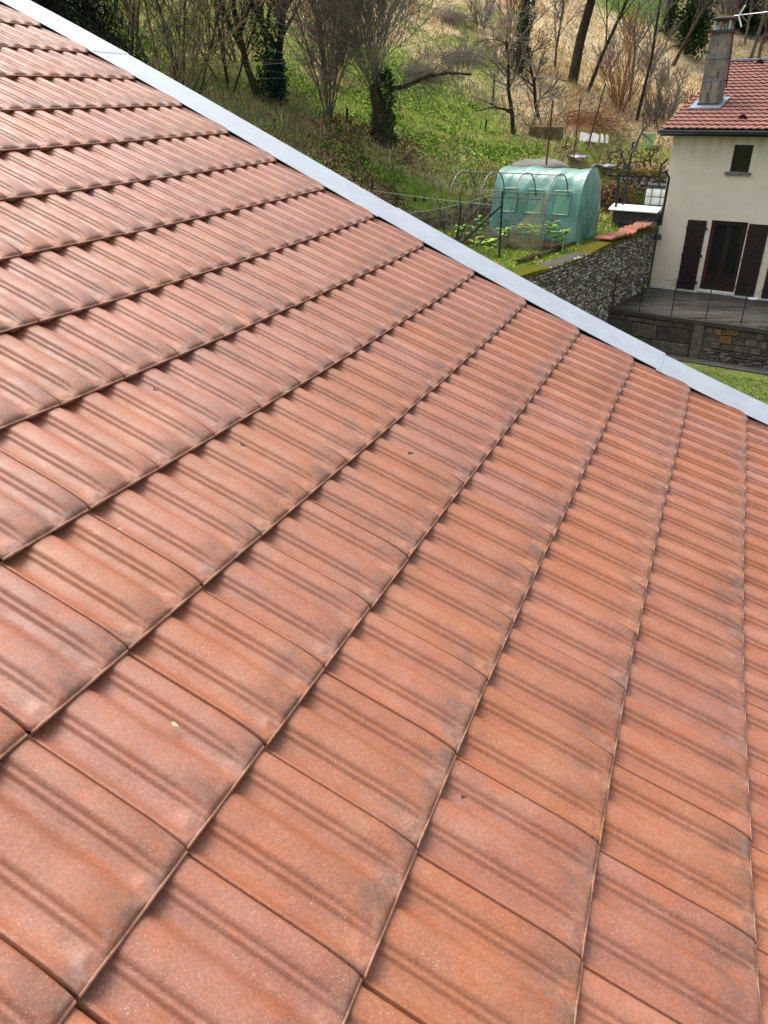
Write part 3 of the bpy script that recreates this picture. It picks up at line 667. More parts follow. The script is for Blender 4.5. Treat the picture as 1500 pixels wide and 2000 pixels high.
# gutter
mb = MB(); gz = -.545; n = 9; prof = [(-.50 - .075 + .075 * math.cos(a), gz + .0 - .085 * math.sin(a)) for a in np.linspace(0, math.pi, n)]
prof = [(p[0] + .0, p[1]) for p in prof] + [(-.64, gz + .03), (-.63, gz + .03), (-.50, gz + .0)]
for s_ in (OV, WX + .3):
    for (t_, z_) in prof: mb.v.append(tuple(F(s_, t_ + .05, z_)))
k = len(prof); mb.f += [(a, a + 1, k + a + 1, k + a) for a in range(k - 1)] + [tuple(range(k)), tuple(range(2 * k - 1, k - 1, -1))]; mb.mi += [0] * (k + 1)
mb.build('gutter', M['gutter'], nh)
mb = MB(); mb.hexa([F(OV, -.40, zt - .06), F(WX + .3, -.40, zt - .06), F(WX + .3, -.003, zt - .02), F(OV, -.003, zt - .02), F(OV, -.40, zt - .035), F(WX + .3, -.40, zt - .035), F(WX + .3, -.003, zt + .004), F(OV, -.003, zt + .004)]); mb.build('soffit', M['brown'], nh)
# small vent tiles
for (px, py) in ((1484, 123), (1450, 232)):
    d = ray(px, py); n0 = TN; t_ = ((P0 + TN * .04) @ n0) / (d @ n0); c = d * t_
    mb = MB(); arc = [c + E2 * (.13 * math.cos(a)) + TN * (.12 * math.sin(a)) for a in np.linspace(0, math.pi, 8)]
    back = [c + TD * .30 + E2 * (.05 * math.cos(a)) + TN * (.02 * math.sin(a)) for a in np.linspace(0, math.pi, 8)]
    mb.add(arc + back, [(a, a + 1, 9 + a, 8 + a) for a in range(7)]); inner = [c + TD * .02 + E2 * (.10 * math.cos(a)) + TN * (.09 * math.sin(a)) for a in np.linspace(0, math.pi, 8)]
    mb.add(arc + inner, [(a, 8 + a, 9 + a, a + 1) for a in range(7)]); mb.add(inner, [tuple(range(8))], 1)
    mb.build('vent_tile', [M['ntile'], M['deck']], nroof)
# chimney
d = ray(1361.7, 210); t_ = (P0 @ TN) / (d @ TN); cb = d * t_; cs, ct = st(cb)
cwid, cdep, ctop = .60, .60, .069 * 28.6
z0 = roofz(ct) - .1
def cbox(mb, s0, s1, t0, t1, za, zb, m=0): mb.hexa([F(s0, t0, za), F(s1, t0, za), F(s1, t1, za), F(s0, t1, za), F(s0, t0, zb), F(s1, t0, zb), F(s1, t1, zb), F(s0, t1, zb)], m)
print('chimney', cs, ct, z0, cb)
mb = MB(); ctz = cb[2] + 1.98
tap = .03
mb.hexa([F(cs, ct, z0), F(cs + cwid, ct, z0), F(cs + cwid, ct + cdep, z0), F(cs, ct + cdep, z0), F(cs + tap, ct + tap, ctz), F(cs + cwid - tap, ct + tap, ctz), F(cs + cwid - tap, ct + cdep - tap, ctz), F(cs + tap, ct + cdep - tap, ctz)])
ch = mb.build('chimney', M['render'], nroof)
ctag = ch
def nsub(mb, name, mat, parent=nh): return mb.build(name, mat, parent)
chp = nh
mb = MB(); cbox(mb, cs - .03, cs + cwid + .03, ct - .03, ct + cdep + .03, ctz, ctz + .07); nsub(mb, 'chimney_cornice', M['render2'])
for q in (.36, .66):
    zb = cb[2] + q * 1.98; mb = MB(); cbox(mb, cs + .005, cs + cwid - .005, ct + .005, ct + cdep - .005, zb, zb + .05); nsub(mb, 'chimney_band', M['lead'])
mb = MB(); cbox(mb, cs - .02, cs + cwid + .02, ct - .02, ct + cdep + .02, z0, cb[2] + .12, 1)
q0 = [(cs - .18, ct - .30), (cs + cwid + .16, ct - .30), (cs + cwid + .16, ct + cdep + .2), (cs - .18, ct + cdep + .2)]
mb.hexa([F(a, b, roofz(b) + .02) for a, b in q0] + [F(a, b, roofz(b) + .075) for a, b in q0]); nsub(mb, 'chimney_flashing', [M['lead'], M['gutter']])
for sx in (.08, .52):
    for tx in (.08, .50):
        mb = MB(); cbox(mb, cs + sx - .03, cs + sx + .03, ct + tx - .02, ct + tx + .02, ctz + .07, ctz + .32); nsub(mb, 'cap_support', M['steel'])
mb = MB(); n = 14; c0 = F(cs + cwid / 2, ct + cdep / 2, ctz + .32)
ring = lambda rr2, zz: [c0 + E2 * (math.copysign(abs(math.cos(a)) ** .6, math.cos(a)) * rr2) + B2 * (math.copysign(abs(math.sin(a)) ** .6, math.sin(a)) * rr2) + ZZ * zz for a in np.linspace(0, 2 * math.pi, n, endpoint=False)]
mb.add(ring(.34, 0) + ring(.36, .05) + ring(.22, .11), [tuple(range(n))[::-1]] + [(a, (a + 1) % n, n + (a + 1) % n, n + a) for a in range(n)] + [(n + a, n + (a + 1) % n, 2 * n + (a + 1) % n, 2 * n + a) for a in range(n)] + [tuple(range(2 * n, 3 * n))])
nsub(mb, 'chimney_cap', M['render2'])
mb = MB(); mb.add(ring(.26, .098) + ring(.20, .125), [(a, (a + 1) % n, n + (a + 1) % n, n + a) for a in range(n)] + [tuple(range(n, 2 * n))]); nsub(mb, 'cap_moss', M['moss'])
# window
def rect_frame(mb, s0, s1, z0_, z1_, w_, t0, t1):
    panel(mb, s0, s1, z0_, z0_ + w_, t0, t1); panel(mb, s0, s1, z1_ - w_, z1_, t0, t1)
    panel(mb, s0, s0 + w_, z0_ + w_, z1_ - w_, t0, t1); panel(mb, s1 - w_, s1, z0_ + w_, z1_ - w_, t0, t1)
mb = MB(); rect_frame(mb, win[0], win[1], win[2], win[3], .055, .05, .11); wf = mb.build('window', M['frame'], nh)
mb = MB(); panel(mb, win[0] + .055, win[1] - .055, win[2] + .055, win[3] - .055, .075, .085); mb.build('pane', M['glass'], wf)
mb = MB(); panel(mb, win[0] - .11, win[1] + .08, win[2] - .085, win[2] - .002, -.07, .05); mb.build('sill', M['sill'], wf)
def french(s0, s1):
    mb = MB(); rect_frame(mb, s0, s1, dz0, dz1, .05, .10, .16); fr = mb.build('french_door', M['frame'], nh)
    mid = (s0 + s1) / 2
    for a, b in ((s0 + .05, mid - .003), (mid + .003, s1 - .05)):
        mb = MB(); rect_frame(mb, a, b, dz0 + .05, dz1 - .05, .075, .115, .15)
        panel(mb, a + .075, b - .075, dz0 + .125, dz0 + .42, .125, .145)
        for k in range(4): panel(mb, a + .075, b - .075, dz0 + .16 + k * .07, dz0 + .185 + k * .07, .112, .13)
        lf = mb.build('leaf', M['frame'], fr)
        mb = MB(); panel(mb, a + .075, b - .075, dz0 + .42, dz1 - .125, .128, .134); mb.build('pane', M['glass'], fr)
    mb = MB(); panel(mb, s0 + .05, s0 + .075, dz0 + .2, dz1 - .05, .101, .1145); mb.build('red_strip', M['red'], fr)
    mb = MB(); panel(mb, s0 - .03, s1 + .04, dz0 - .075, dz0 - .002, -.045, .16); mb.build('threshold', M['whitepl'], fr)
for a, b in doors: french(a, b)
def shutter(s0, flip):
    s1 = s0 + .565; za, zb = -5.13, -3.03; root = None
    mb = MB(); panel(mb, s0, s1, za, zb, -.030, -.006); root = mb.build('shutter', M['brown'], nh)
    for k in range(5):
        a = s0 + k * .113; mb = MB(); panel(mb, a + .004, a + .109, za + .001, zb - .001, -.044, -.031); mb.build('plank', M['brown'], root)
    for z_ in (za + .20, (za + zb) / 2 - .03, zb - .27):
        mb = MB(); panel(mb, s0 - .01, s1 + .05 * (1 if not flip else 0) + .01, z_, z_ + .075, -.066, -.045); mb.build('bar', M['brown'], root)
    for z_lo, z_hi in ((za + .275, (za + zb) / 2 - .03), ((za + zb) / 2 + .045, zb - .27)):
        a, b = (s0 + .45, s0 + .12) if not flip else (s0 + .12, s0 + .45)
        mb = MB(); w_ = .03
        mb.hexa([F(a - w_, -.064, z_lo), F(a + w_, -.064, z_lo), F(a + w_, -.045, z_lo), F(a - w_, -.045, z_lo), F(b - w_, -.064, z_hi), F(b + w_, -.064, z_hi), F(b + w_, -.045, z_hi), F(b - w_, -.045, z_hi)])
        mb.build('brace', M['frame'], root)
shutter(.87, False); shutter(2.67, True); shutter(3.45, False); shutter(5.25, True)
# pale skirting
mb = MB(); 
for a, b in ((0.02, 1.53), (2.68, 4.11), (5.26, WX)): mb = MB(); panel(mb, a, b, TZ + .002, TZ + .05, -.03, -.004); mb.build('skirting', M['whitepl'], nh)
# aerial on the chimney
an = empty('tv_aerial', F(cs + cwid + .05, ct + .3, roofz(ct + .3)), 'rusty mast with a white television aerial strapped beside the chimney', 'aerial')
mp0 = F(cs + cwid + .10, ct + .25, cb[2] + .55); dtop = ray(1443, -12); dist = np.hypot(mp0[0], mp0[1])
mp1 = mp0 + np.array([.05, 0, 3.0]) ; mtop = at(1443, -12, dist)
mb = MB(); mb.tube([mp0, mp0 + (mtop - mp0) * 1.5], [.022, .018], 7); mb.build('mast', M['rust'], an)
pb = at(1434, 31, dist)
mb = MB(); mb.tube([pb, pb + (E2 * .96 - B2 * .2) * 2.0 + ZZ * .06], .016, 6); mb.build('boom', M['pipe'], an)
for (x, y) in ((1456, 10), (1448, 53)):
    mb = MB(); mb.tube([at(1443, 31, dist - .05), at(x, y, dist - .15)], .022, 6); mb.build('reflector', M['whitepl'], an)
for k in range(5):
    c = pb + (E2 * .96 - B2 * .2) * (.5 + .3 * k); mb = MB(); mb.tube([c - B2 * .28, c + B2 * .28], .006, 5); mb.build('element', M['pipe'], an)
for q in (.36, .66): 
    c = F(cs + cwid, ct + .25, cb[2] + q * 1.98 + .02); mb = MB(); mb.tube([c, c + E2 * .12], .015, 5); mb.build('bracket', M['blackiron'], an)

# ------------------------------------------------------------------ terrace, low wall, wire fence
TF = -3.62   # terrace front edge in t (behind facade = 0)
mb = MB(); mb.hexa([F(.0, TF, TZ - .16), F(14, TF, TZ - .16), F(14, -.002, TZ - .16), F(.0, -.002, TZ - .16), F(.0, TF, TZ), F(14, TF, TZ), F(14, -.002, TZ), F(.0, -.002, TZ)])
tag(mb.build('terrace', M['terrace']), kind='structure')
def stone_face(parent, s_rng, z_rng, face, nrm_mat, rows_h, wmin, wmax, depth, limit=300, seed=0, orange=None, name='stone'):
    """coursed stones: face(s,z,out) -> point. one object each"""
    r = random.Random(seed); z = z_rng[0]; cnt = 0
    while z < z_rng[1] - .04:
        h = min(r.uniform(*rows_h), z_rng[1] - z); s = s_rng[0] + r.uniform(-.1, 0)
        while s < s_rng[1]:
            w_ = r.uniform(wmin, wmax); g = .010
            zz = z + r.uniform(-.015, .015); hh = h + r.uniform(-.02, .01); d = depth * r.uniform(.4, 1.)
            c = [(s + g, zz + g), (s + w_ - g, zz + g + r.uniform(0, .02)), (s + w_ - g - r.uniform(0, .02), zz + hh - g), (s + g + r.uniform(0, .02), zz + hh - g - r.uniform(0, .015))]
            cx, cz = s + w_ / 2, zz + hh / 2
            inn = [(cx + (a - cx) * .82, cz + (b - cz) * .80) for a, b in c]
            mb = MB(); pts = [face(a, b, -.03) for a, b in c] + [face(a, b, d * .6) for a, b in c] + [face(a, b, d * r.uniform(.9, 1.1)) for a, b in inn]
            mb.add(pts, [(0, 1, 5, 4), (1, 2, 6, 5), (2, 3, 7, 6), (3, 0, 4, 7), (4, 5, 9, 8), (5, 6, 10, 9), (6, 7, 11, 10), (7, 4, 8, 11), (8, 9, 10, 11)])
            mat = nrm_mat
            if orange and orange[0] < cx < orange[1] and orange[2] < cz < orange[3] : mat = M['rocko']
            mb.build(name, mat, parent); cnt += 1; s += w_
        z += h
    return cnt
lw = empty('terrace_wall', F(4, TF - .1, GZ), 'low weathered stone wall holding up the dark terrace, with a few ochre blocks', 'wall')
mb = MB(); cbox(mb, -.45, 14, TF + .002, TF + .40, GZ - .2, TZ - .165); mb.build('core', M['mortar'], lw)
mb = MB(); cbox(mb, -.45, 14, TF - .09, TF - .002, TZ - .13, TZ - .012); mb.build('coping', M['conc'], lw)
fc = lambda s, z, o: F(s, TF - o, z)
stone_face(lw, (-.4, 2.45), (GZ, TZ - .14), fc, M['rockt'], (.34, .46), .55, 1.2, .05, seed=3)
stone_face(lw, (2.75, 6.9), (GZ + .34, TZ - .14), fc, M['rockt'], (.17, .24), .22, .45, .05, seed=4, orange=(2.95, 3.45, -5.80, -5.3))
stone_face(lw, (2.75, 6.9), (GZ, GZ + .34), fc, M['rock'], (.07, .13), .10, .30, .05, seed=5)
mb = MB(); cbox(mb, 2.47, 2.73, TF - .075, TF - .003, GZ, TZ - .14); mb.build('pilaster', M['rockt'], lw)
mb = MB(); cbox(mb, -1.0, 14, TF - .55, TF - .10, GZ - .02, GZ + .035); tag(mb.build('kerb_strip', M['conc']), kind='structure')
wf_ = empty('wire_fence', F(3, TF + .03, TZ), 'thin dark green wire fence along the front edge of the terrace', 'fence')
for px, py0 in ((1195, 600), (1246, 623), (1309, 627), (1375, 640), (1443, 650), (1500, 660)):
    d = ray(px, py0); m2 = np.array([d[:2], -E2[:2]]).T; kk, s_ = np.linalg.solve(m2, (A0 + B2 * (TF + .03))[:2]); 
    mb = MB(); mb.tube([F(s_, TF + .03, TZ - .01), F(s_ - .0, TF + .03, TZ + .98)], .014, 6); mb.build('post', M['darkgreen'], wf_)
for s_ in (5.9, 7.2, 8.5): mb = MB(); mb.tube([F(s_, TF + .03, TZ - .01), F(s_, TF + .03, TZ + .98)], .014, 6); mb.build('post', M['darkgreen'], wf_)
mb = MB()
for k in range(10): z = TZ + .05 + k * .10; mb.tube([F(-.0, TF + .03, z), F(8.6, TF + .03, z)], .0022, 3, cap=False)
for k in range(86): s_ = .02 + k * .10; mb.tube([F(s_, TF + .03, TZ + .02), F(s_, TF + .03, TZ + .97)], .0018, 3, cap=False)
tag(mb.build('wire_mesh', M['darkgreen'], wf_), kind='stuff')
mb = MB(); c = F(3.26, -.22, TZ + .002); n = 18
rg = lambda r_, z_: [c + np.array([r_ * math.cos(a), r_ * math.sin(a), z_]) for a in np.linspace(0, 2 * math.pi, n, endpoint=False)]
mb.add(rg(.10, 0) + rg(.15, .05) + rg(.15, .06) + rg(.12, .035), [tuple(range(n))[::-1]] + [(i * n + a, i * n + (a + 1) % n, (i + 1) * n + (a + 1) % n, (i + 1) * n + a) for i in range(3) for a in range(n)] + [tuple(range(3 * n, 4 * n))])
tag(mb.build('dish', M['white']), 'small round white dish on the terrace below the right shutter', 'dish')

# ------------------------------------------------------------------ rubble side wall of the garden
sw = empty('garden_wall', F(-.2, -5, TZ), 'rough rubble wall between the garden and the terrace, its top mossy and capped with red tiles by the house', 'wall')
WT = GDN + .10
def wtop(t): return WT + .06 * math.sin(t * 1.1) + (.12 if t > -2.6 else 0) * min(1, (t + 2.6) / .6)
mb = MB(); cbox(mb, -.46, -.06, -13, -.02, GZ - .2, WT - .04); mb.build('core', M['mortar'], sw)
rs = MB(); r = random.Random(11)
def rubble(rs, origin, ux, nrm, W, Hh, cell, out, r, topf=None):
    """irregular stones from a jittered grid; each one a faceted lump"""
    nx = int(W / cell[0]); nz_ = int(Hh / cell[1])
    for j in range(nz_ + 1):
        off = r.random() * .6
        for i in range(nx + 1):
            w_ = cell[0] * r.uniform(.36, .56); h_ = cell[1] * r.uniform(.34, .52)
            cx = (i + off + r.uniform(-.15, .15)) * cell[0]; cz = (j + .5 + r.uniform(-.2, .2)) * cell[1]
            if cx > W or cz > Hh: continue
            if topf and cz + h_ > topf(cx): continue
            c = origin + ux * cx + ZZ * cz; m_ = 6; a0 = r.random() * 6
            ang = [a0 + 2 * math.pi * (k + r.uniform(-.25, .25)) / m_ for k in range(m_)]
            o1 = [c + ux * (w_ * math.cos(a) * 1.12) + ZZ * (h_ * math.sin(a) * 1.12) - nrm * .01 for a in ang]
            d = out * r.uniform(.35, 1.2)
            o2 = [c + ux * (w_ * .72 * math.cos(a) + w_ * r.uniform(-.1, .1)) + ZZ * (h_ * .72 * math.sin(a)) + nrm * d * r.uniform(.7, 1.2) for a in ang]
            rs.add(o1 + o2, [(k, (k + 1) % m_, m_ + (k + 1) % m_, m_ + k) for k in range(m_)] + [tuple(range(m_, 2 * m_))], r.choices([0, 1, 2, 3], [5, 3, 2.2, 1.5])[0])
RM = [simple('rubble_a', (.32, .275, .20), (.17, .15, .11), 9, rough=.95, bstr=.5), simple('rubble_b', (.15, .13, .095), (.075, .066, .05), 9, rough=.95, bstr=.5),
      simple('rubble_c', (.52, .50, .45), (.32, .30, .26), 9, rough=.95, bstr=.5), simple('rubble_d', (.17, .145, .07), (.10, .09, .04), 9, rough=.95, bstr=.5)]
rubble(rs, F(-.06, -13, GZ), B2, E2, 12.95, 3.1, (.135, .085), .045, r, topf=lambda x: (WT - .02 - GZ))
tag(rs.build('rubble_stones', RM, sw), kind='stuff')
mb = MB(); n = 46
for k in range(n):
    t0 = -13 + k * .285; t1 = t0 + .30
    if t0 > -.4: break
    z0_, z1_ = wtop(t0) - .02, wtop(t1) - .02
    mb.hexa([F(-.50, t0, WT - .06), F(-.01, t0, WT - .06), F(-.01, t1, WT - .06), F(-.50, t1, WT - .06), F(-.47, t0, z0_), F(-.03, t0, z0_ - .01), F(-.03, t1, z1_ - .01), F(-.47, t1, z1_)])
mb.build('mossy_top', M['moss'], sw)
cl = simple('old_red_tile', (.27, .085, .045), (.15, .055, .038), 6, rough=.8, rnd=.5, c3=(.15, .07, .05))
for k in range(17):
    t0 = -4.15 + k * .215; c = F(-.25 + random.uniform(-.04, .04), t0, wtop(t0) + .06 + .03 * random.random()); a = random.uniform(-.10, .10)
    mb = MB(); ux = E2 * math.cos(a) + B2 * math.sin(a); uy = B2 * math.cos(a) - E2 * math.sin(a); uy = uy + ZZ * random.uniform(.12, .26)
    mb.box(c, ux * .27, uy * .105, ZZ * .014); mb.box(c + ux * .24 + ZZ * .02, ux * .02, uy * .105, ZZ * .02); mb.build('coping_tile', cl, sw)
for k, (s_, t_, z_, sz) in enumerate([(-.1, -.35, WT + .08, .16), (-.35, -.25, WT + .1, .17), (-.15, -.15, WT - .12, .18), (.05, -.2, WT - .28, .14)]):
    mb = MB(); c = F(s_, t_, z_); m_ = 7
    o1 = [c + E2 * sz * math.cos(a) * random.uniform(.8, 1.1) + B2 * sz * math.sin(a) * random.uniform(.8, 1.1) for a in np.linspace(0, 2 * math.pi, m_, endpoint=False)]
    mb.add([p - ZZ * sz * .6 for p in o1] + [c + (p - c) * .75 + ZZ * sz * random.uniform(.4, .6) for p in o1], [tuple(range(m_))[::-1]] + [(a, (a + 1) % m_, m_ + (a + 1) % m_, m_ + a) for a in range(m_)] + [tuple(range(m_, 2 * m_))]); mb.build('stone', M['rock'], sw)

# far mossy wall of the upper plot
fw = empty('plot_wall', F(-2, 4.55, GDN), 'dark old stone wall with a bright moss top holding the vegetable plot behind the green tunnel', 'wall')
mb = MB(); cbox(mb, -5.15, .3, 4.46, 4.80, GDN - .2, -2.02); mb.build('core', M['mortar'], fw)
rs = MB(); rubble(rs, F(-5.15, 4.46, GDN - .05), E2, -B2, 5.4, 1.40, (.30, .16), .05, random.Random(5)); rs.mi = [{0: 0, 1: 1, 2: 1, 3: 3}[k] if k != 2 else (2 if random.random() < .25 else 1) for k in rs.mi]
tag(rs.build('rubble_stones', RM, fw), kind='stuff')
mb = MB(); 
for k in range(22):
    a = -5.2 + k * .25; z_ = -1.99 + random.uniform(-.02, .05); mb.hexa([F(a, 4.40, -2.06), F(a + .26, 4.40, -2.06), F(a + .26, 4.86, -2.06), F(a, 4.86, -2.06), F(a, 4.42, z_), F(a + .26, 4.42, z_), F(a + .26, 4.84, z_), F(a, 4.84, z_)])
mb.build('mossy_top', M['moss'], fw)

# ------------------------------------------------------------------ placing things on the ground
def ground_at(px, py, d0=14., d1=180., n=700):
    r = ray(px, py); r = r / math.hypot(r[0], r[1]); D = np.exp(np.linspace(math.log(d0), math.log(d1), n))
    z = hill(D * r[0], D * r[1]); k = np.nonzero(D * r[2] < z)[0]
    if len(k) == 0: return at(px, py, d1 * .5), d1 * .5
    d = D[k[0]]; return np.array([d * r[0], d * r[1], z[k[0]]]), d
class Twigs:
    def __init__(s): s.P = []; s.R = []
    def add(s, pts, r0, r1): s.P.append(pts); s.R.append((r0, r1))
    def mesh(s, name, mat, sides=3):
        P = np.array(s.P, float); R = np.array(s.R); m, k, _ = P.shape
        d = np.gradient(P, axis=1); d /= np.linalg.norm(d, axis=2, keepdims=True) + 1e-9
        ref = P[:, -1:] - P[:, :1]; ref = np.where(np.abs(ref[..., 2:3]) < .7 * np.linalg.norm(ref, axis=2, keepdims=True), np.array([0, 0, 1.]), np.array([1., .2, 0]))
        x = np.cross(ref, d); x /= np.linalg.norm(x, axis=2, keepdims=True) + 1e-9; y = np.cross(d, x)
        rr = R[:, :1] + (R[:, 1:] - R[:, :1]) * np.linspace(0, 1, k)[None]
        a = 2 * np.pi * np.arange(sides) / sides
        V = P[:, :, None] + (x[:, :, None] * np.cos(a)[:, None] + y[:, :, None] * np.sin(a)[:, None]) * rr[:, :, None, None]
        o = (np.arange(m) * k * sides)[:, None, None]; i = np.arange(k - 1)[None, :, None] * sides; j = np.arange(sides)[None, None]
        j2 = (j + 1) % sides; F_ = np.stack([o + i + j, o + i + j2, o + i + sides + j2, o + i + sides + j], -1).reshape(-1, 4)
        V = V.reshape(-1, 3); l = np.append(V[:, :2].mean(0), V[:, 2].min())
        return fastmesh(name, V - l, F_, mat), l
def grow(tw, r, p, d, L, rad_, lev, P):
    """polyline of 5 points, then children"""
    pts = [p]; q = p; dd = norm(d)
    for k in range(4):
        dd = norm(dd + np.array([r.gauss(0, P['wob']), r.gauss(0, P['wob']), r.gauss(0, P['wob'] * .6) + P['up'][lev]]))
        q = q + dd * L / 4; pts.append(q)
    tip = rad_ * (.45 if lev < P['lev'] else .25)
    tw[0 if (lev == 0 or rad_ > P['thick']) else 1].add(pts, rad_, tip)
    if lev >= P['lev']: return
    n = P['n'][lev]
    for k in range(n):
        f = P['f0'][lev] + (1 - P['f0'][lev]) * ((k + r.random()) / n); i = min(int(f * 4), 3); u = f * 4 - i
        b = pts[i] * (1 - u) + pts[i + 1] * u; ax = norm(pts[i + 1] - pts[i])
        a = r.random() * 2 * math.pi; x = norm(np.cross(ax, [.3, .2, 1.])); y = np.cross(ax, x)
        s_ = P['ang'][lev] * r.uniform(.6, 1.3); nd = ax * math.cos(s_) + (x * math.cos(a) + y * math.sin(a)) * math.sin(s_)
        rc = (rad_ + (tip - rad_) * f) * P['rr']
        grow(tw, r, b, nd, L * P['lr'] * r.uniform(.7, 1.25) * (1 - .35 * f * (lev > 0)), max(rc, P['rmin']), lev + 1, P)
def tree(base, H, r0, label, cat='tree', name='bare_tree', group=None, stems=1, spread=.15, lean=(0, 0, 0), seed=0, mats=('bark', 'twig'), sink=.25, **kw):
    P = dict(lev=3, n=(9, 6, 5), f0=(.3, .2, .15), ang=(.7, .6, .6), up=(.02, .08, .06, .04), wob=.10, lr=.5, rr=.6, rmin=.006, thick=.05); P.update(kw); P['rmin'] = max(P['rmin'], .00036 * math.hypot(base[0], base[1]))
    r = random.Random(seed); t0 = Twigs(); t1 = Twigs()
    for k in range(stems):
        a = 2 * math.pi * (k + r.random() * .6) / stems; sp = spread * r.uniform(.5, 1.2) if stems > 1 else 0
        d = np.array([math.cos(a) * sp + lean[0], math.sin(a) * sp + lean[1], 1. + lean[2]])
        b = base + np.array([math.cos(a), math.sin(a), 0]) * (r0 * 1.2 if stems > 1 else 0) - np.array([0, 0, sink])
        grow((t0, t1), r, b, d, H * r.uniform(.8, 1.1) if stems > 1 else H, r0 * (r.uniform(.6, 1.1) if stems > 1 else 1), 0, P)
    o = empty(name, base, label, cat, group)
    me, l = t0.mesh('trunk', M[mats[0]], 6); link('trunk', me, o, l)
    if t1.P: me, l = t1.mesh('crown', M[mats[1]], 3); link('crown', me, o, l)
    return o
def leafcloud(name, pts, size, cols, parent=None, seed=0, droop=0., asp=.55):
    r = np.random.default_rng(seed); n = len(pts); pts = np.asarray(pts, float)
    a = r.normal(0, 1, (n, 3)); a /= np.linalg.norm(a, axis=1, keepdims=True); a[:, 2] -= droop; b = np.cross(a, r.normal(0, 1, (n, 3))); b /= np.linalg.norm(b, axis=1, keepdims=True) + 1e-9
    s = size * r.uniform(.6, 1.4, (n, 1))
    V = np.stack([pts - a * s, pts + b * s * asp, pts + a * s, pts - b * s * asp], 1).reshape(-1, 3)
    c = np.array(cols)[r.integers(0, len(cols), n)] * r.uniform(.6, 1.35, (n, 1))
    l = np.append(V[:, :2].mean(0), V[:, 2].min())
    return link(name, fastmesh(name, V - l, np.arange(4 * n).reshape(-1, 4), M['leaf'], col=np.repeat(c, 4, 0)), parent, l)
IVY = [(.032, .055, .018), (.05, .08, .022), (.022, .036, .015)]
def ivy_on(o, a, b, rad_, n, seed, size=.05):
    r = np.random.default_rng(seed); t = r.random(n); th = r.random(n) * 6.283; rr = rad_ * (.75 + .5 * r.random(n)) * (1 - .35 * t) * (.92 + .22 * np.sin(t * 23 + th * 2))
    pts = a[None] + (b - a)[None] * t[:, None] + np.stack([np.cos(th) * rr, np.sin(th) * rr, r.normal(0, .05, n)], -1)
    leafcloud('ivy', pts, size, IVY, o, seed)

# ---- trees and shrubs told apart in the photo
b, d = ground_at(642, 229)
tree(b, 6.2, .035, 'many-stemmed slim grey bare shrub fanning up, left of the thick stump', 'shrub', 'bare_shrub', stems=12, spread=.24, seed=3, mats=('bark2', 'twig'), lev=2, n=(18, 7), f0=(.12, .1), lr=.34, ang=(.55, .6), rmin=.006, up=(.01, .06, .03))
b, d = ground_at(748, 280)
o = tree(b, 2.4, .42, 'thick ivy-dark pollard stump sprouting tall thin shoots and one long branch to the right', 'tree', 'pollard_tree', seed=5,  mats=('bark', 'twig'), n=(20, 12, 6), f0=(.80, .15, .15), ang=(.50, .55, .6), lr=1.3, rr=.10, rmin=.010, thick=.2, lev=3, wob=.05, up=(.0, .14, .05, .02), sink=.5, lean=(-.03, 0, 0))
ivy_on(o, b, b + np.array([0, 0, 2.3]), .44, 3000, 5, .05)
tw = Twigs(); tx = Twigs(); r = random.Random(8)
p = b + np.array([.2, 0, 1.7]); pts = [p, p + np.array([.75, -.1, .15]), p + np.array([1.4, -.1, .42]), p + np.array([2.1, -.2, .50]), p + np.array([2.9, -.3, .45])]
tw.add(pts, .10, .035)
Pb = dict(lev=2, n=(7, 5), f0=(.1, .1), ang=(.7, .6), up=(.05, .05, .02), wob=.16, lr=.55, rr=.6, rmin=.011, thick=.5)
for k in range(60):
    i = r.randint(0, 3); u = r.random(); q = pts[i] * (1 - u) + pts[i + 1] * u
    grow((tx, tx), r, q, np.array([r.gauss(.3, .5), r.gauss(0, .5), r.gauss(.3, .7)]), r.uniform(.7, 1.5), .018, 1, Pb)
me, l = tw.mesh('side_branch', M['bark'], 6); link('side_branch', me, o, l); me, l = tx.mesh('side_twigs', M['twig'], 3); link('side_twigs', me, o, l)
b, d = ground_at(522, 203)
o = tree(b, 7.5, .16, 'ivy-clad forked tree left of the slim shrub, dark green ivy up both stems', 'tree', 'ivy_tree', stems=2, spread=.16, seed=9, mats=('bark', 'twig2'), n=(10, 6, 4), f0=(.3, .2, .2), up=(.0, .06, .04, .02), lean=(.02, 0, 0))
for dx, dn in ((.16, 3200), (-.05, 2200)): ivy_on(o, b, b + np.array([dx * 6, 0, 6.0]), .30, dn, int(9 + dx * 100), .055)
r_ = np.random.default_rng(3); c = b + np.array([.45, -.1, .75]); pts = c + r_.normal(0, 1, (2600, 3)) * np.array([.16, .16, .42])
tag(leafcloud('ivy_bush', pts, .05, [(.015, .045, .04), (.02, .05, .035), (.01, .028, .024)], None, 4), 'blue-green ivy bush at the foot of the forked ivy-clad tree', 'bush')
b, d = ground_at(664, 130)
tree(b, 6.5, .11, 'dark bare tree leaning right, behind the slim many-stemmed shrub', 'tree', seed=12, lean=(.32, 0, 0), mats=('bark', 'twig'), n=(7, 6, 4))
b, d = ground_at(1012, 147)
o = tree(b, 8.5, .22, 'straight ivy-covered trunk running out of the top, left of the pine', 'tree', 'ivy_tree', seed=14, lean=(.045, 0, 0), mats=('bark', 'twig'), n=(8, 5, 4), f0=(.45, .2, .2), wob=.03)
ivy_on(o, b + np.array([.05, 0, .3]), b + np.array([.40, 0, 6.5]), .36, 3200, 14, .06)
b, d = ground_at(1116, 164)
o = tree(b, 8.5, .27, 'dark pine with a bare lower trunk and a needle crown cut by the top edge', 'tree', 'pine_tree', seed=15, lean=(.03, 0, 0), mats=('bark', 'twigdark'), n=(9, 6, 4), f0=(.5, .2, .2), ang=(1.1, .7, .6), wob=.05, up=(0, .02, .02, .02))
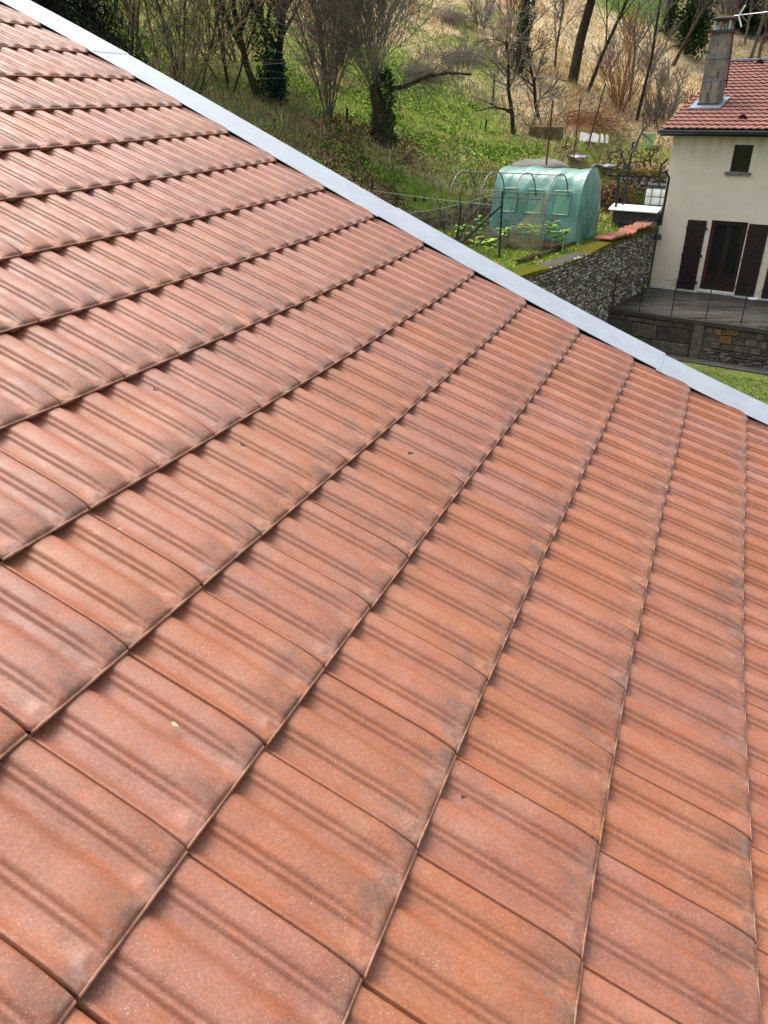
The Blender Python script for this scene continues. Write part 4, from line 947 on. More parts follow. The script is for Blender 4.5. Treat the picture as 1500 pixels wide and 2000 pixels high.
r_ = np.random.default_rng(9); pts = []
for k in range(46):
    c = b + np.array([.75 + r_.normal(0, 1.25), r_.normal(0, 1.1), 4.35 + abs(r_.normal(0, 1.3))]); m_ = 520; pts.append(c + r_.normal(0, 1, (m_, 3)) * np.array([.36, .36, .14]))
leafcloud('needles', np.concatenate(pts), .07, [(.022, .034, .016), (.035, .05, .022), (.013, .02, .012)], o, 9, .3, .16)
b, d = ground_at(1145, 180)
tree(b, 7.0, .10, 'slim dark tree leaning right, just right of the pine trunk', 'tree', seed=17, lean=(.26, 0, 0), mats=('bark', 'twigdark'), n=(12, 6, 4), f0=(.3, .2, .2), ang=(.4, .5, .5), wob=.04)
b, d = ground_at(1084, 135)
tree(b, 4.6, .07, 'small bare tree between the ivy-covered trunk and the pine', 'tree', seed=18, mats=('bark2', 'twig'), n=(12, 7, 4), f0=(.2, .2, .2), ang=(.55, .6, .5), up=(.0, .08, .04, .02))
b, d = ground_at(992, 120)
tree(b, 4.8, .04, 'thin brown shrub left of the ivy-covered trunk', 'shrub', 'bare_shrub', stems=6, spread=.2, seed=19, mats=('bark2', 'twigred'), lev=2, n=(12, 6), f0=(.15, .1), lr=.33)
b, d = ground_at(1210, 222)
tree(b, 2.9, .016, 'russet willow shrub with a fan of thin upright orange-brown shoots', 'shrub', 'willow_shrub', stems=38, spread=.34, seed=20, mats=('twigred', 'twigred'), lev=1, n=(5,), f0=(.2,), lr=.3, thick=.05, ang=(.3,), up=(.0, .1))
b, d = ground_at(1242, 236)
tree(b, 5.6, .09, 'small bare tree forking low, nearest the eaves of the cream house', 'tree', seed=21, lean=(.12, 0, 0), mats=('bark', 'twig'), n=(9, 7, 4), f0=(.2, .2, .2), ang=(.7, .6, .5), up=(.0, .06, .04, .02))
b, d = ground_at(1228, 200)
tree(b, 4.6, .08, 'bare tree with pale twigs just behind the russet willow shrub', 'tree', seed=22, mats=('bark2', 'twig'), n=(10, 7, 4), f0=(.25, .2, .2), ang=(.7, .6, .5))
b, d = ground_at(1312, 130)
tree(b, 7.0, .12, 'dark bare tree leaning right on the crest, left of the chimney', 'tree', seed=23, lean=(.22, 0, 0), mats=('bark', 'twigdark'), n=(9, 6, 4), f0=(.3, .2, .2))
b, d = ground_at(1302, 72)
o = tree(b, 7.0, .30, 'ivy-wrapped trunk standing on the bright green patch', 'tree', 'ivy_tree', seed=24, lean=(.03, 0, 0), mats=('bark', 'twigdark'), n=(6, 5, 3)); ivy_on(o, b, b + np.array([.15, 0, 4.]), .5, 1200, 24, .12)
b, d = ground_at(1338, 105)
r_ = np.random.default_rng(25); c = b + np.array([.3, 0, 1.6]); pts = c + r_.normal(0, 1, (3600, 3)) * np.array([.5, .5, .8])
o = tree(b, 6.0, .16, 'round dark evergreen tree left of the chimney top', 'tree', 'evergreen_tree', seed=25, mats=('bark', 'twigdark'), n=(6, 5, 3)); leafcloud('foliage', pts, .12, [(.03, .055, .018), (.045, .085, .022), (.015, .028, .012)], o, 25)
for k, (px, py, sx, sz, lb) in enumerate([(1449, 108, .9, 2.6, 'dark ivy-smothered tree right behind the aerial'), (1478, 108, 1.5, 1.3, 'green evergreen bush rising over the ridge right of the aerial')]):
    b, d = ground_at(px, 60); r_ = np.random.default_rng(30 + k); c = b + np.array([0, 0, -1.0 if k else .2]); pts = c + r_.normal(0, 1, (5200, 3)) * np.array([sx * .6, sx * .6, sz])
    o = empty('ivy_tree' if k == 0 else 'evergreen_bush', b, lb, 'tree' if k == 0 else 'bush'); leafcloud('foliage', pts, .17, [(.028, .055, .018), (.05, .10, .03), (.012, .025, .012)], o, 30 + k)
    if k == 0: mb = MB(); mb.tube([b, b + np.array([.2, 0, 7.])], [.25, .1], 7); mb.build('trunk', M['bark'], o)
# wooded hillside behind the cream house
r = random.Random(40)
for k in range(26):
    px = r.uniform(1345, 1530); py = r.uniform(5, 100); D = r.uniform(66, 100); az = azd(px, py); x, y = D * math.sin(az), D * math.cos(az)
    tree(np.array([x, y, hz(x, y)]), r.uniform(6, 9), r.uniform(.07, .14), 'thin bare tree in the wood on the slope behind the cream house', 'tree', seed=100 + k, mats=('bark2', 'twigdark' if k % 3 else 'twig'), n=(9, 6, 4), f0=(.2, .2, .2), rmin=.014, group='bare trees on the wooded slope behind the cream house')
# orchard scrub in the middle distance
for k, (px, py, H, rr_, ml, lb) in enumerate([(1003, 262, 3.9, .10, ('bark', 'twig'), 'gnarled fruit tree with dense twigs, left end of the vegetable plot'), (1055, 232, 3.3, .09, ('bark', 'twigdark'), 'bare fruit tree behind the old stone trough'),
        (1030, 268, 2.6, .05, ('bark2', 'twig'), 'low bare fruit bush in front of the stone trough'), (975, 150, 3.2, .04, ('bark2', 'twig'), 'small pale shrub left of the wooden post')]):
    b, d = ground_at(px, py); tree(b, H, rr_, lb, 'tree', 'fruit_tree', seed=60 + k, mats=ml, n=(11, 7, 5), f0=(.2, .15, .15), ang=(.95, .8, .7), wob=.2, up=(.0, .05, .02, .0))
for k, (px, py) in enumerate([(1345, 225), (1180, 150), (1265, 150), (1290, 175), (1225, 100), (940, 60), (1275, 240), (1300, 245)]):
    b, d = ground_at(px, py); tree(b, 1.3 + (k * 37 % 10) * .09, .016, 'low bare brown shrub growing out of the dry grass slope', 'shrub', 'bare_shrub', group='low bare shrubs on the dry slope', stems=7, spread=.42, seed=80 + k, mats=('bark2', 'twig' if k % 4 else 'twigred'), lev=2, n=(10, 6), f0=(.15, .1), lr=.4, ang=(.5, .6), rmin=.007)
# thicket behind the upper roof
r = random.Random(50)
for k in range(8):
    px = 240 + k * 33 + r.uniform(-12, 12); D = r.uniform(23, 37); az = azd(px, 150); x, y = D * math.sin(az), D * math.cos(az)
    tree(np.array([x, y, hz(x, y)]), r.uniform(5, 8.5), .045, 'tall bare olive-brown shrub in the tangled thicket behind the metal verge', 'shrub', 'thicket_shrub', group='bare shrubs of the thicket behind the verge', stems=5, spread=.32, seed=200 + k, mats=('bark3' if k % 3 else 'bark', 'twig2' if k % 3 else 'twigdark'),
         lev=3, n=(7, 5, 3), f0=(.12, .15, .1), ang=(.6, .65, .6), up=(.0, .03, -.01, -.02), wob=.13, lr=.42, rmin=.006, lean=(r.uniform(-.1, .22), 0, 0))
# brush at the foot of the thicket
X, Y, D, rg_ = spots(24000, -17, -3, 22, 34, 61); k = rg_.random(len(X)) < sstep(-3.5, -6, np.degrees(np.arctan2(X, Y))); X, Y, D = X[k], Y[k], D[k]
col = jit(np.array([.25, .20, .125]), rg_, len(X), .35); g_ = rg_.random(len(X)) < .35; col[g_] = jit(np.array([.13, .19, .05]), rg_, int(g_.sum()), .3)
blades('underbrush', X, Y, hill(X, Y), rg_.uniform(.12, .6, len(X)), rg_.uniform(.008, .03, len(X)), col, (.15, -.1), 61, label='brown tangled underbrush at the foot of the thicket', cat='brush')
# big dark conifer at the left
cb_ = at(105, 60, 21.); cb_[2] = -3.0
o = empty('conifer_tree', cb_, 'big near-black conifer at the top left, behind the metal verge', 'tree')
mb = MB(); mb.tube([cb_, cb_ + np.array([0, 0, 13.])], [.28, .05], 8); mb.build('trunk', M['bark'], o)
r_ = np.random.default_rng(77); tw = Twigs(); pts = []
for k in range(230):
    z = r_.uniform(.6, 12.6); L_ = 3.5 * (1 - z / 14.5) * r_.uniform(.7, 1.05); a = r_.random() * 6.283; u = np.array([math.cos(a), math.sin(a), 0])
    p0 = cb_ + np.array([0, 0, z]); P5 = [p0 + u * L_ * t + np.array([0, 0, -.55 * L_ * t ** 1.6]) for t in (0, .25, .5, .75, 1.)]; tw.add(P5, .035, .008)
    m_ = 460; t = r_.random(m_) ** .7; q = p0 + u * (L_ * t)[:, None] + np.array([0, 0, 1.]) * (-.55 * L_ * t ** 1.6)[:, None]; q = q + np.stack([r_.normal(0, .16, m_), r_.normal(0, .16, m_), -abs(r_.normal(0, .20, m_))], -1); pts.append(q)
me, l = tw.mesh('branches', M['twigdark'], 3); link('branches', me, o, l)
leafcloud('needles', np.concatenate(pts), .085, [(.012, .016, .011), (.020, .027, .016), (.008, .010, .008)], o, 78, .8, .10)

# ------------------------------------------------------------------ garden: two hoop tunnels
AX = np.array([.848, -.530, 0.]); BK = np.array([.530, .848, 0.])
def hoop(c, hw, H, n=18):
    P = []
    for k in range(n + 1):
        a = math.pi * k / n; x = -math.cos(a); P.append(c + BK * (hw * math.copysign(abs(x) ** .72, x)) + ZZ * (H * math.sin(a) ** .80))
    return P
c1, c4 = np.array([2.33, 23.6, GDN]), np.array([4.79, 22.07, GDN])
fr = empty('hoop_frame', (c1 + c4) / 2, 'bare rusty steel hoop frame standing in front of the green covered tunnel', 'tunnel frame')
for k in range(4):
    c = c1 + (c4 - c1) * k / 3; mb = MB(); mb.tube(hoop(c, .98, 1.88), .018, 6); mb.build('hoop', M['galvpipe'], fr)
for (kk, nm) in ((9, 'purlin'), (4, 'purlin'), (14, 'purlin'), (1, 'purlin')):
    mb = MB(); mb.tube([hoop(c1, .965, 1.86)[kk] - AX * .05, hoop(c4, .965, 1.86)[kk] + AX * .05], .014, 6); mb.build(nm, M['galvpipe'] if kk != 4 else M['rust'], fr)
g1, g2 = np.array([3.75, 24.75, GDN]), np.array([6.02, 23.33, GDN]); gax = norm(g2 - g1); glen = np.linalg.norm(g2 - g1)
ct_ = empty('covered_tunnel', (g1 + g2) / 2, 'small garden tunnel under a creased translucent green tarpaulin', 'polytunnel')
nu, nn = 44, 40; Vt = []; r_ = np.random.default_rng(12)
def cover(u, k, out=.02):
    a = math.pi * k / nn; x = -math.cos(a); c = g1 + gax * (glen * u)
    hw, H = 1.0, 1.93; p = c + BK * (hw * math.copysign(abs(x) ** .70, x)) + ZZ * (H * math.sin(a) ** .78)
    nrm = norm(BK * x + ZZ * (math.sin(a) + .1)); sag_ = -.045 * abs(math.sin(u * math.pi * 3)) * math.sin(a) ** .5
    low = 1 - math.sin(a); f = .05 * low * math.sin(u * 21 + 3 * math.sin(k * .35) + .8) + .018 * math.sin(u * 9 + k * .55) + .010 * math.sin(u * 47 - k * .4)
    lean = -.10 * (1 - u) * 0
    return p + nrm * (out + sag_ + f * .75)
mb = MB(); Vt = [cover(u / nu, k) for u in range(nu + 1) for k in range(nn + 1)]
mb.add(Vt, [(a * (nn + 1) + b, (a + 1) * (nn + 1) + b, (a + 1) * (nn + 1) + b + 1, a * (nn + 1) + b + 1) for a in range(nu) for b in range(nn)])
for u, sg in ((0, -1), (1, 1)):   # end walls with folds
    ring_ = [cover(u, k) for k in range(nn + 1)]; layers = [ring_]; cen = g1 + gax * (glen * u)
    for q in range(1, 7):
        L2 = []
        for k in range(nn + 1):
            f = q / 6; foot = cen + BK * ((k / nn - .5) * 1.9 * (1 - f)) ; p = ring_[k] * (1 - f) + (cen + ZZ * .0 + BK * ((k / nn) - .5) * .0) * f
            p = p + gax * sg * (.03 + .09 * math.sin(k * .9 + q) * f * (1 - f) * 2 + .12 * (1 - abs(k / nn - .5) * 2) * math.sin(math.pi * f)); L2.append(p)
        layers.append(L2)
    o_ = len(mb.v); mb.add([p for L2 in layers for p in L2], [(a * (nn + 1) + b, a * (nn + 1) + b + 1, (a + 1) * (nn + 1) + b + 1, (a + 1) * (nn + 1) + b)[::(1 if sg > 0 else -1)] for a in range(6) for b in range(nn)])
mb.build('cover', M['tarp'], ct_, smooth=True)
for (ux, w_) in ((.20, .09), (.50, .09), (.80, .09)):
    q = [cover(ux - w_, 4, .045), cover(ux + w_, 4, .045), cover(ux + w_, 9, .045), cover(ux - w_, 9, .045)]; q2 = [p - BK * .012 for p in q]
    mb = MB(); mb.hexa(q + q2); mb.build('window_flap', M['vinyl'], ct_)
    mb = MB(); 
    for a_, b_ in ((0, 1), (1, 2), (2, 3), (3, 0)): mb.tube([q2[a_] - BK * .01, q2[b_] - BK * .01], .014, 4)
    mb.build('flap_edge', M['tarp'], ct_)
for k in range(4):
    c = g1 + (g2 - g1) * k / 3; mb = MB(); mb.tube(hoop(c, .97, 1.90), .014, 6); mb.build('hoop', M['galvpipe'], ct_)
# torn net hanging on the frame
mb = MB(); h3 = hoop(c1 + (c4 - c1) * .80, .99, 1.89); h4 = hoop(c4 + AX * .02, .99, 1.89); h1_ = hoop(c1 + (c4 - c1) * .38, .9, 1.2); rows_ = 10
for u in range(13):
    f = u / 12; top = .62 - .20 * math.sin(math.pi * min(1., f * 1.3)) + .95 * f ** 2.6
    base_ = c1 + (c4 - c1) * (.42 + .60 * f) - BK * .96
    for k in range(rows_ + 1): mb.v.append(tuple(base_ + ZZ * (max(.18, top) * k / rows_) + BK * (.05 * math.sin(u * 1.3 + k) + .28 * (max(.18, top) * k / rows_ / 1.9) ** 2)))
for u in range(12):
    for k in range(rows_): a = u * (rows_ + 1) + k; mb.f.append((a, a + rows_ + 1, a + rows_ + 2, a + 1)); mb.mi.append(0)
tag(mb.build('garden_net', M['net'], smooth=True), 'torn olive-brown net sagging along the front of the bare hoop frame', 'net')
# soil bed
mb = MB(); n = 26; ring0 = []
for k in range(n):
    a = 2 * math.pi * k / n; rr_ = 1 + .08 * math.sin(k * 2.3); ring0.append((c1 + c4) / 2 + AX * (1.75 * rr_ * math.copysign(abs(math.cos(a)) ** .5, math.cos(a))) + BK * (1.0 * rr_ * math.copysign(abs(math.sin(a)) ** .5, math.sin(a)) + .05))
cc_ = (c1 + c4) / 2
mb.add([p - ZZ * .05 for p in ring0] + [cc_ + (p - cc_) * .92 + ZZ * .07 for p in ring0], [(k, (k + 1) % n, n + (k + 1) % n, n + k) for k in range(n)] + [tuple(range(n, 2 * n))])
tag(mb.build('soil_bed', M['soil']), kind='structure')
# kale and leafy plants
def plant(p, H, n, seed, label, cols=((.16, .26, .03), (.22, .34, .05), (.10, .18, .03)), lw=.13, group=None, name='kale_plant'):
    r = random.Random(seed); o = empty(name, p, label, 'plant', group); mb = MB(); top = p + np.array([r.uniform(-.06, .06), r.uniform(-.06, .06), H]); mb.tube([p - ZZ * .03, p * .5 + top * .5 + np.array([.03, 0, 0]), top], [.016, .014, .01], 5); mb.build('stem', M['paleg'], o)
    V = []; Fx = []; C = []
    for k in range(n):
        a = r.random() * 6.28; u = np.array([math.cos(a), math.sin(a), 0]); s = np.cross(u, ZZ); b = p * (1 - (.45 + .55 * k / n)) + top * (.45 + .55 * k / n); L_ = r.uniform(.16, .34); up_ = r.uniform(-.1, .7)
        q = [b, b + u * L_ * .35 + ZZ * L_ * up_ * .5 + s * lw * .5, b + u * L_ * .35 + ZZ * L_ * up_ * .5 - s * lw * .5, b + u * L_ * .8 + ZZ * L_ * up_ * .6 + s * lw * .45, b + u * L_ * .8 + ZZ * L_ * up_ * .6 - s * lw * .45, b + u * L_ * 1.1 + ZZ * L_ * up_ * .3]
        i = len(V); V += q; Fx += [(i, i + 1, i + 2), (i + 1, i + 3, i + 2), (i + 2, i + 3, i + 4), (i + 3, i + 5, i + 4)]; c = np.array(r.choice(cols)) * r.uniform(.8, 1.25); C += [c] * 6
    V = np.array(V); l = V.mean(0); link('leaves', fastmesh('leaves', V - l, np.array(Fx), M['leaf'], col=np.array(C)), o, l)
for k, (px, py, D, H, n, lb) in enumerate([(943, 425, 23.4, .62, 22, 'tall kale plant at the back left of the hoop frame'), (985, 480, 22.2, .42, 24, 'broad bright kale plant in the middle of the bare hoop frame'), (1010, 470, 22.9, .5, 12, 'thin yellow-green plant behind the broad kale plant'),
        (1041, 470, 22.3, .55, 13, 'tall thin kale plant behind the brown net'), (1078, 475, 22.0, .68, 24, 'tallest yellow-green kale plant near the right end of the frame'), (1099, 478, 21.8, .5, 16, 'kale plant at the right foot of the hoop frame'),
        (903, 470, 22.4, .5, 14, 'pale flowering plant at the left foot of the hoop frame'), (925, 490, 21.4, .3, 14, 'low pale plant just above the metal verge, left of the iron gate'), (960, 500, 20.8, .34, 20, 'low dark-green plant at the foot of the iron gate')]):
    q = at(px, py, D); q[2] = GDN + .05; plant(q, H, n, 300 + k, lb)
# dry bean stalks
for k, (px, D) in enumerate([(890, 22.5), (915, 22.6), (948, 22.2), (1002, 22.0), (1030, 22.3), (1060, 22.2)]):
    q = at(px, 470, D); q[2] = GDN; r = random.Random(k); tree(q, 1.0, .008, 'dried brown stalk standing among the plants of the hoop frame', 'plant', 'dry_stalk', group='dry stalks inside the hoop frame', stems=3, spread=.15, seed=400 + k, mats=('twigred', 'twig'), lev=1, n=(6,), f0=(.2,), ang=(.6,), lr=.3, sink=.02, up=(0, 0))
q = at(882, 470, 22.2); q[2] = GDN; tree(q, 2.0, .02, 'leafless sapling beside the left end of the hoop frame', 'tree', 'sapling', stems=3, spread=.22, seed=71, mats=('bark', 'twig'), lev=2, n=(7, 4), f0=(.3, .2), lr=.35)
q = at(880, 330, 24.8); q[2] = GDN

# iron gate frame and wires in front
def post(name, P, r_, mat, label, cat='post', group=None, sides=7):
    mb = MB(); mb.tube(P, r_, sides); return tag(mb.build(name, M[mat]), label, cat, group)
gf = empty('gate_frame', at(975, 500, 20.6), 'dark green iron gate posts with rungs and a slanting brace before the kale', 'gate')
pA, pB = at(975, 505, 20.6), at(982, 373, 20.6); pC, pD = at(893, 480, 21.8), at(901, 396, 21.8)
for P in ((pA, pB), (pC, pD)): mb = MB(); mb.tube(P, .027, 6); mb.build('post', M['darkgreen'], gf)
mb = MB(); mb.tube([at(903, 473, 21.6), at(979, 402, 20.65)], .024, 6); mb.build('brace', M['darkgreen'], gf)
for k in range(9):
    c = pA * (1 - k / 9.5) + pB * k / 9.5; mb = MB(); mb.tube([c, c - AX * .09 + ZZ * .01], .012, 5); mb.build('rung', M['darkgreen'], gf)
def wire(a, b, label, sag=.05, r_=.005, mat='galvpipe'):
    P = [a * (1 - t) + b * t - ZZ * sag * math.sin(math.pi * t) for t in np.linspace(0, 1, 7)]; mb = MB(); mb.tube(P, r_, 4); tag(mb.build('wire', M[mat]), label, 'wire')
wire(at(800, 416, 24.), at(982, 374, 20.6), 'slack grey wire running down left from the top of the iron gate post', .08, .010)
wire(at(728, 372, 25.), at(960, 400, 22.3), 'thin fence wire strung level across the grass left of the hoop frame', .03, .006)

# posts, rods and poles
def stake(bx, by, tx, ty, r_, mat, label, name='stake', D=None, cat='stake', group=None):
    if D is None: b, D = ground_at(bx, by)
    else: b = at(bx, by, D)
    t = at(tx, ty, D); b = b - norm(t - b) * .15; return post(name, [b, t], r_, mat, label, cat, group)
stake(1068, 312, 1080, 196, .030, 'rust', 'tall rusty iron stake, leftmost beside the vegetable plot', D=26.5)
stake(1121, 305, 1134, 192, .024, 'rust', 'rusty iron stake in the middle of the vegetable plot, behind the grey mound', D=30)
stake(1147, 292, 1183, 162, .026, 'blackiron', 'long dark pole leaning right over the white boards', name='pole', cat='pole')
stake(962, 206, 966, 145, .06, 'wood', 'upright wooden post on the grass slope above the hoop frame', name='wooden_post', cat='post')
stake(948, 258, 950, 234, .035, 'blackiron', 'short dark stake on the grass below the wooden post')
stake(677, 234, 678, 211, .045, 'blackiron', 'short black stake between the slim shrub and the thick stump')
stake(727, 378, 728, 353, .03, 'blackiron', 'short dark stake close behind the metal verge, left of the hoop frame')
stake(772, 408, 768, 322, .014, 'blackiron', 'tall thin rod behind the verge, left of the hoop frame')
stake(536, 256, 537, 232, .04, 'blackiron', 'short dark stake just above the verge, below the ivy bush')
stake(811, 398, 811, 384, .035, 'blackiron', 'stubby dark stake, left one of a pair by the mossy rocks')
stake(828, 394, 828, 383, .035, 'blackiron', 'stubby dark stake, right one of a pair by the mossy rocks')
stake(799, 424, 801, 404, .025, 'wood', 'short pale peg at the left end of the slack wire')
stake(859, 425, 860, 396, .022, 'wood', 'pale wooden peg at the left foot of the hoop frame', D=23.5)
stake(1097, 322, 1108, 270, .012, 'blackiron', 'thin dark rod rising behind the grey mound', D=29)
stake(1168, 325, 1176, 285, .012, 'rust', 'thin rusty rod below the white boards', D=31)
stake(1211, 318, 1213, 272, .014, 'wood', 'thin stick in the plot, left of the tall green pole', D=32)
stake(1250, 318, 1258, 262, .012, 'blackiron', 'thin rod just left of the pale green bin', D=32.5)
# bent green steel posts by the wall
def bent(P, label): post('bent_post', P, .040, 'darkgreen', label, 'post')
bent([at(1202, 408, 27.8), at(1204, 396, 27.8), at(1211, 338, 27.8), at(1229, 320, 27.6)], 'dark green steel post bent right at its top, above the white sheet')
bent([at(1283, 400, 28.6), at(1287, 365, 28.6), at(1291, 324, 28.6), at(1304, 311, 28.4)], 'dark green steel post bent at its top, behind the white tank')
bent([at(1290, 440, 26.6), at(1293, 424, 26.6), at(1307, 347, 26.6), at(1298, 332, 26.4)], 'dark green steel post bent left, against the corner of the cream house')
post('pole', [at(1217, 400, 28.4), at(1237, 277, 28.4)], .034, 'darkgreen', 'tall dark green pole tied to a forked dead branch', 'pole')
tw = Twigs(); a_ = at(1232, 300, 28.3); b_ = at(1264, 243, 28.3)
tw.add([a_ * (1 - t) + b_ * t + np.array([.04 * math.sin(t * 7), 0, 0]) for t in (0, .25, .5, .75, 1)], .05, .03); c_ = at(1225, 330, 28.3); e_ = a_ * .3 + b_ * .7
tw.add([e_ * (1 - t) + at(1277, 280, 28.2) * t for t in (0, .25, .5, .75, 1)], .025, .012); tw.add([e_ * (1 - t) + at(1258, 230, 28.2) * t for t in (0, .25, .5, .75, 1)], .022, .012)
tw.add([a_ * (1 - t) + at(1213, 312, 28.3) * t for t in (0, .25, .5, .75, 1)], .03, .012)
me, l = tw.mesh('dead_branch', M['wood'], 6); tag(link('dead_branch', me, None, l), 'grey forked dead branch propped on top of the tall green pole', 'branch')
# iron trestle near the eaves
tr = empty('iron_trestle', at(1275, 250, 32), 'rusty thin iron trestle standing by the corner of the eaves', 'trestle')
for P in (((1257, 245), (1255, 222)), ((1257, 222), (1264, 245)), ((1268, 248), (1268, 234)), ((1268, 234), (1281, 234)), ((1281, 232), (1286, 262))):
    mb = MB(); mb.tube([at(*P[0], 32), at(*P[1], 32)], .022, 5); mb.build('bar', M['rust'], tr)

# white sheet on a dark concrete trough
def quadslab(name, px4, D4, th, mat, label=None, cat=None, parent=None, z=None):
    P = []
    for (x, y), D in zip(px4, D4 or [0] * 4):
        if z is not None: r = ray(x, y); P.append(r * (z / r[2]))
        else: P.append(at(x, y, D))
    mb = MB(); mb.hexa([p - ZZ * th for p in P] + P); o = mb.build(name, mat, parent)
    tag(o, label, cat); return o, P
o, P = quadslab('white_sheet', [(1188, 408), (1284, 415), (1293, 404), (1198, 397)], None, .03, M['white'], 'long white sheet laid on top of the dark concrete trough by the house corner', 'sheet', z=GDN + .56)
tr = empty('concrete_trough', (P[0] + P[2]) / 2 - ZZ * .75, 'dark damp concrete trough on a block beneath the long white sheet', 'trough')
u_ = norm(P[1] - P[0]); v_ = norm(P[3] - P[0]); v_ = norm(v_ - u_ * (v_ @ u_)); L_ = np.linalg.norm(P[1] - P[0]); W_ = .62
q0 = P[0] + u_ * .14 + v_ * .10 - ZZ * .035
def obox(p, a, b, h0, h1): return [p - ZZ * h1, p + u_ * a - ZZ * h1, p + u_ * a + v_ * b - ZZ * h1, p + v_ * b - ZZ * h1, p - ZZ * h0, p + u_ * a - ZZ * h0, p + u_ * a + v_ * b - ZZ * h0, p + v_ * b - ZZ * h0]
mb = MB(); mb.hexa(obox(q0, L_ - .2, W_, 0, .39)); mb.build('basin', M['conc'], tr)
mb = MB(); mb.hexa(obox(q0 + u_ * .1 + v_ * .05, .65, W_ * .8, .391, .56)); mb.build('block', M['conc'], tr)
mb = MB(); mb.hexa(obox(q0 + u_ * (L_ - .7) + v_ * .05, .4, W_ * .8, .391, .56)); mb.build('block', M['conc'], tr)
# caged white water tank
tc_ = at(1285, 405, 28.9); tc_[2] = GDN; tk = empty('water_tank', tc_, 'white plastic water tank in a wire cage with a dark lid, behind the house corner', 'tank')
def tb(mb, c, a, b, z0_, z1_): mb.hexa([c - E2 * a - B2 * b + ZZ * z0_, c + E2 * a - B2 * b + ZZ * z0_, c + E2 * a + B2 * b + ZZ * z0_, c - E2 * a + B2 * b + ZZ * z0_, c - E2 * a - B2 * b + ZZ * z1_, c + E2 * a - B2 * b + ZZ * z1_, c + E2 * a + B2 * b + ZZ * z1_, c - E2 * a + B2 * b + ZZ * z1_])
mb = MB(); n = 8; prof_ = [(.36, .10), (.40, .16), (.40, 1.00), (.36, 1.08), (.20, 1.12)]
rings = []
for w_, z_ in prof_: rings += [tc_ + E2 * (w_ * math.copysign(abs(math.cos(a)) ** .35, math.cos(a))) + B2 * (w_ * math.copysign(abs(math.sin(a)) ** .35, math.sin(a))) + ZZ * z_ for a in np.linspace(0, 2 * math.pi, 16, endpoint=False)]
mb.add(rings, [(i * 16 + a, i * 16 + (a + 1) % 16, (i + 1) * 16 + (a + 1) % 16, (i + 1) * 16 + a) for i in range(4) for a in range(16)] + [tuple(range(64, 80))]); mb.build('bottle', M['whitepl'], tk, smooth=False)
mb = MB(); tb(mb, tc_, .36, .36, 1.125, 1.20); mb.build('lid', M['gutter'], tk)
mb = MB()
for sx in (-.43, -.15, .15, .43): mb.tube([tc_ + E2 * sx - B2 * .43, tc_ + E2 * sx - B2 * .43 + ZZ * 1.10], .012, 4)
for z_ in (.05, .32, .58, .84, 1.10): mb.tube([tc_ - E2 * .43 - B2 * .43 + ZZ * z_, tc_ + E2 * .43 - B2 * .43 + ZZ * z_], .012, 4); mb.tube([tc_ - E2 * .43 - B2 * .43 + ZZ * z_, tc_ - E2 * .43 + B2 * .43 + ZZ * z_], .012, 4)
mb.build('cage', M['blackiron'], tk); mb = MB(); tb(mb, tc_, .42, .42, .0, .09); mb.build('pallet', M['wood'], tk)
# white boards leaning in a row
for k, (x0, x1, lb) in enumerate([(1131, 1150, 'left white board leaning at the back of the vegetable plot'), (1153, 1168, 'middle white board of the row behind the vegetable plot'), (1171, 1178, 'narrow grey-white board of the row, third from the left'), (1181, 1187, 'thin white board at the right end of the row')]):
    b, d = ground_at(x0, 277 + k); q = [at(x0, 276 + k, d), at(x1, 278 + k, d - .05), at(x1 + 2, 262 + k * 1.2, d + .1), at(x0 + 3, 258 + k * 1.2, d + .15)]; nn_ = norm(np.cross(q[1] - q[0], q[3] - q[0])) * .03
    mb = MB(); mb.hexa([p - nn_ for p in q] + [p + nn_ for p in q]); tag(mb.build('white_board', M['whitepl']), lb, 'board')
# pale green bin
b, d = ground_at(1266, 290); bn = empty('garden_bin', b, 'small pale green plastic bin among the vines, left of the eaves', 'bin')
s1_, s2_ = .13, .20; mb = MB(); mb.hexa([b - E2 * s1_ - B2 * s1_, b + E2 * s1_ - B2 * s1_, b + E2 * s1_ + B2 * s1_, b - E2 * s1_ + B2 * s1_, b - E2 * s2_ - B2 * s2_ + ZZ * .52, b + E2 * s2_ - B2 * s2_ + ZZ * .52, b + E2 * s2_ + B2 * s2_ + ZZ * .52, b - E2 * s2_ + B2 * s2_ + ZZ * .52]); mb.build('body', M['paleg'], bn)
mb = MB(); tb(mb, b, .225, .225, .525, .60); mb.build('lid', M['paleg'], bn)
# grey mound, stone trough, plastic scraps, vines, soil
b, d = ground_at(1052, 330, 26.2); b = at(1052, 330, 27.6); mb = MB(); nu_, nv_ = 18, 6; Vm = []
for i in range(nv_ + 1):
    f = i / nv_; 
    for k in range(nu_): a = 2 * math.pi * k / nu_; Vm.append(b + np.array([1.02 * math.cos(a) * math.cos(f * 1.5708) ** .8, .8 * math.sin(a) * math.cos(f * 1.5708) ** .8, .30 * math.sin(f * 1.5708) + .02 * math.sin(k * 2.1) - (.6 if i == 0 else 0)]))
mb.add(Vm, [(i * nu_ + k, i * nu_ + (k + 1) % nu_, (i + 1) * nu_ + (k + 1) % nu_, (i + 1) * nu_ + k) for i in range(nv_) for k in range(nu_)]); tag(mb.build('covered_mound', M['canvas'], smooth=True), 'low rounded mound under a grey sheet behind the covered tunnel', 'mound')
b, d = ground_at(1067, 268); st_ = empty('stone_trough', b, 'old mossy brown stone trough among the fruit trees, left of the white boards', 'trough')
mb = MB(); w_ = .62; tq = lambda s_, t_, z_: b + E2 * s_ + B2 * t_ + ZZ * z_
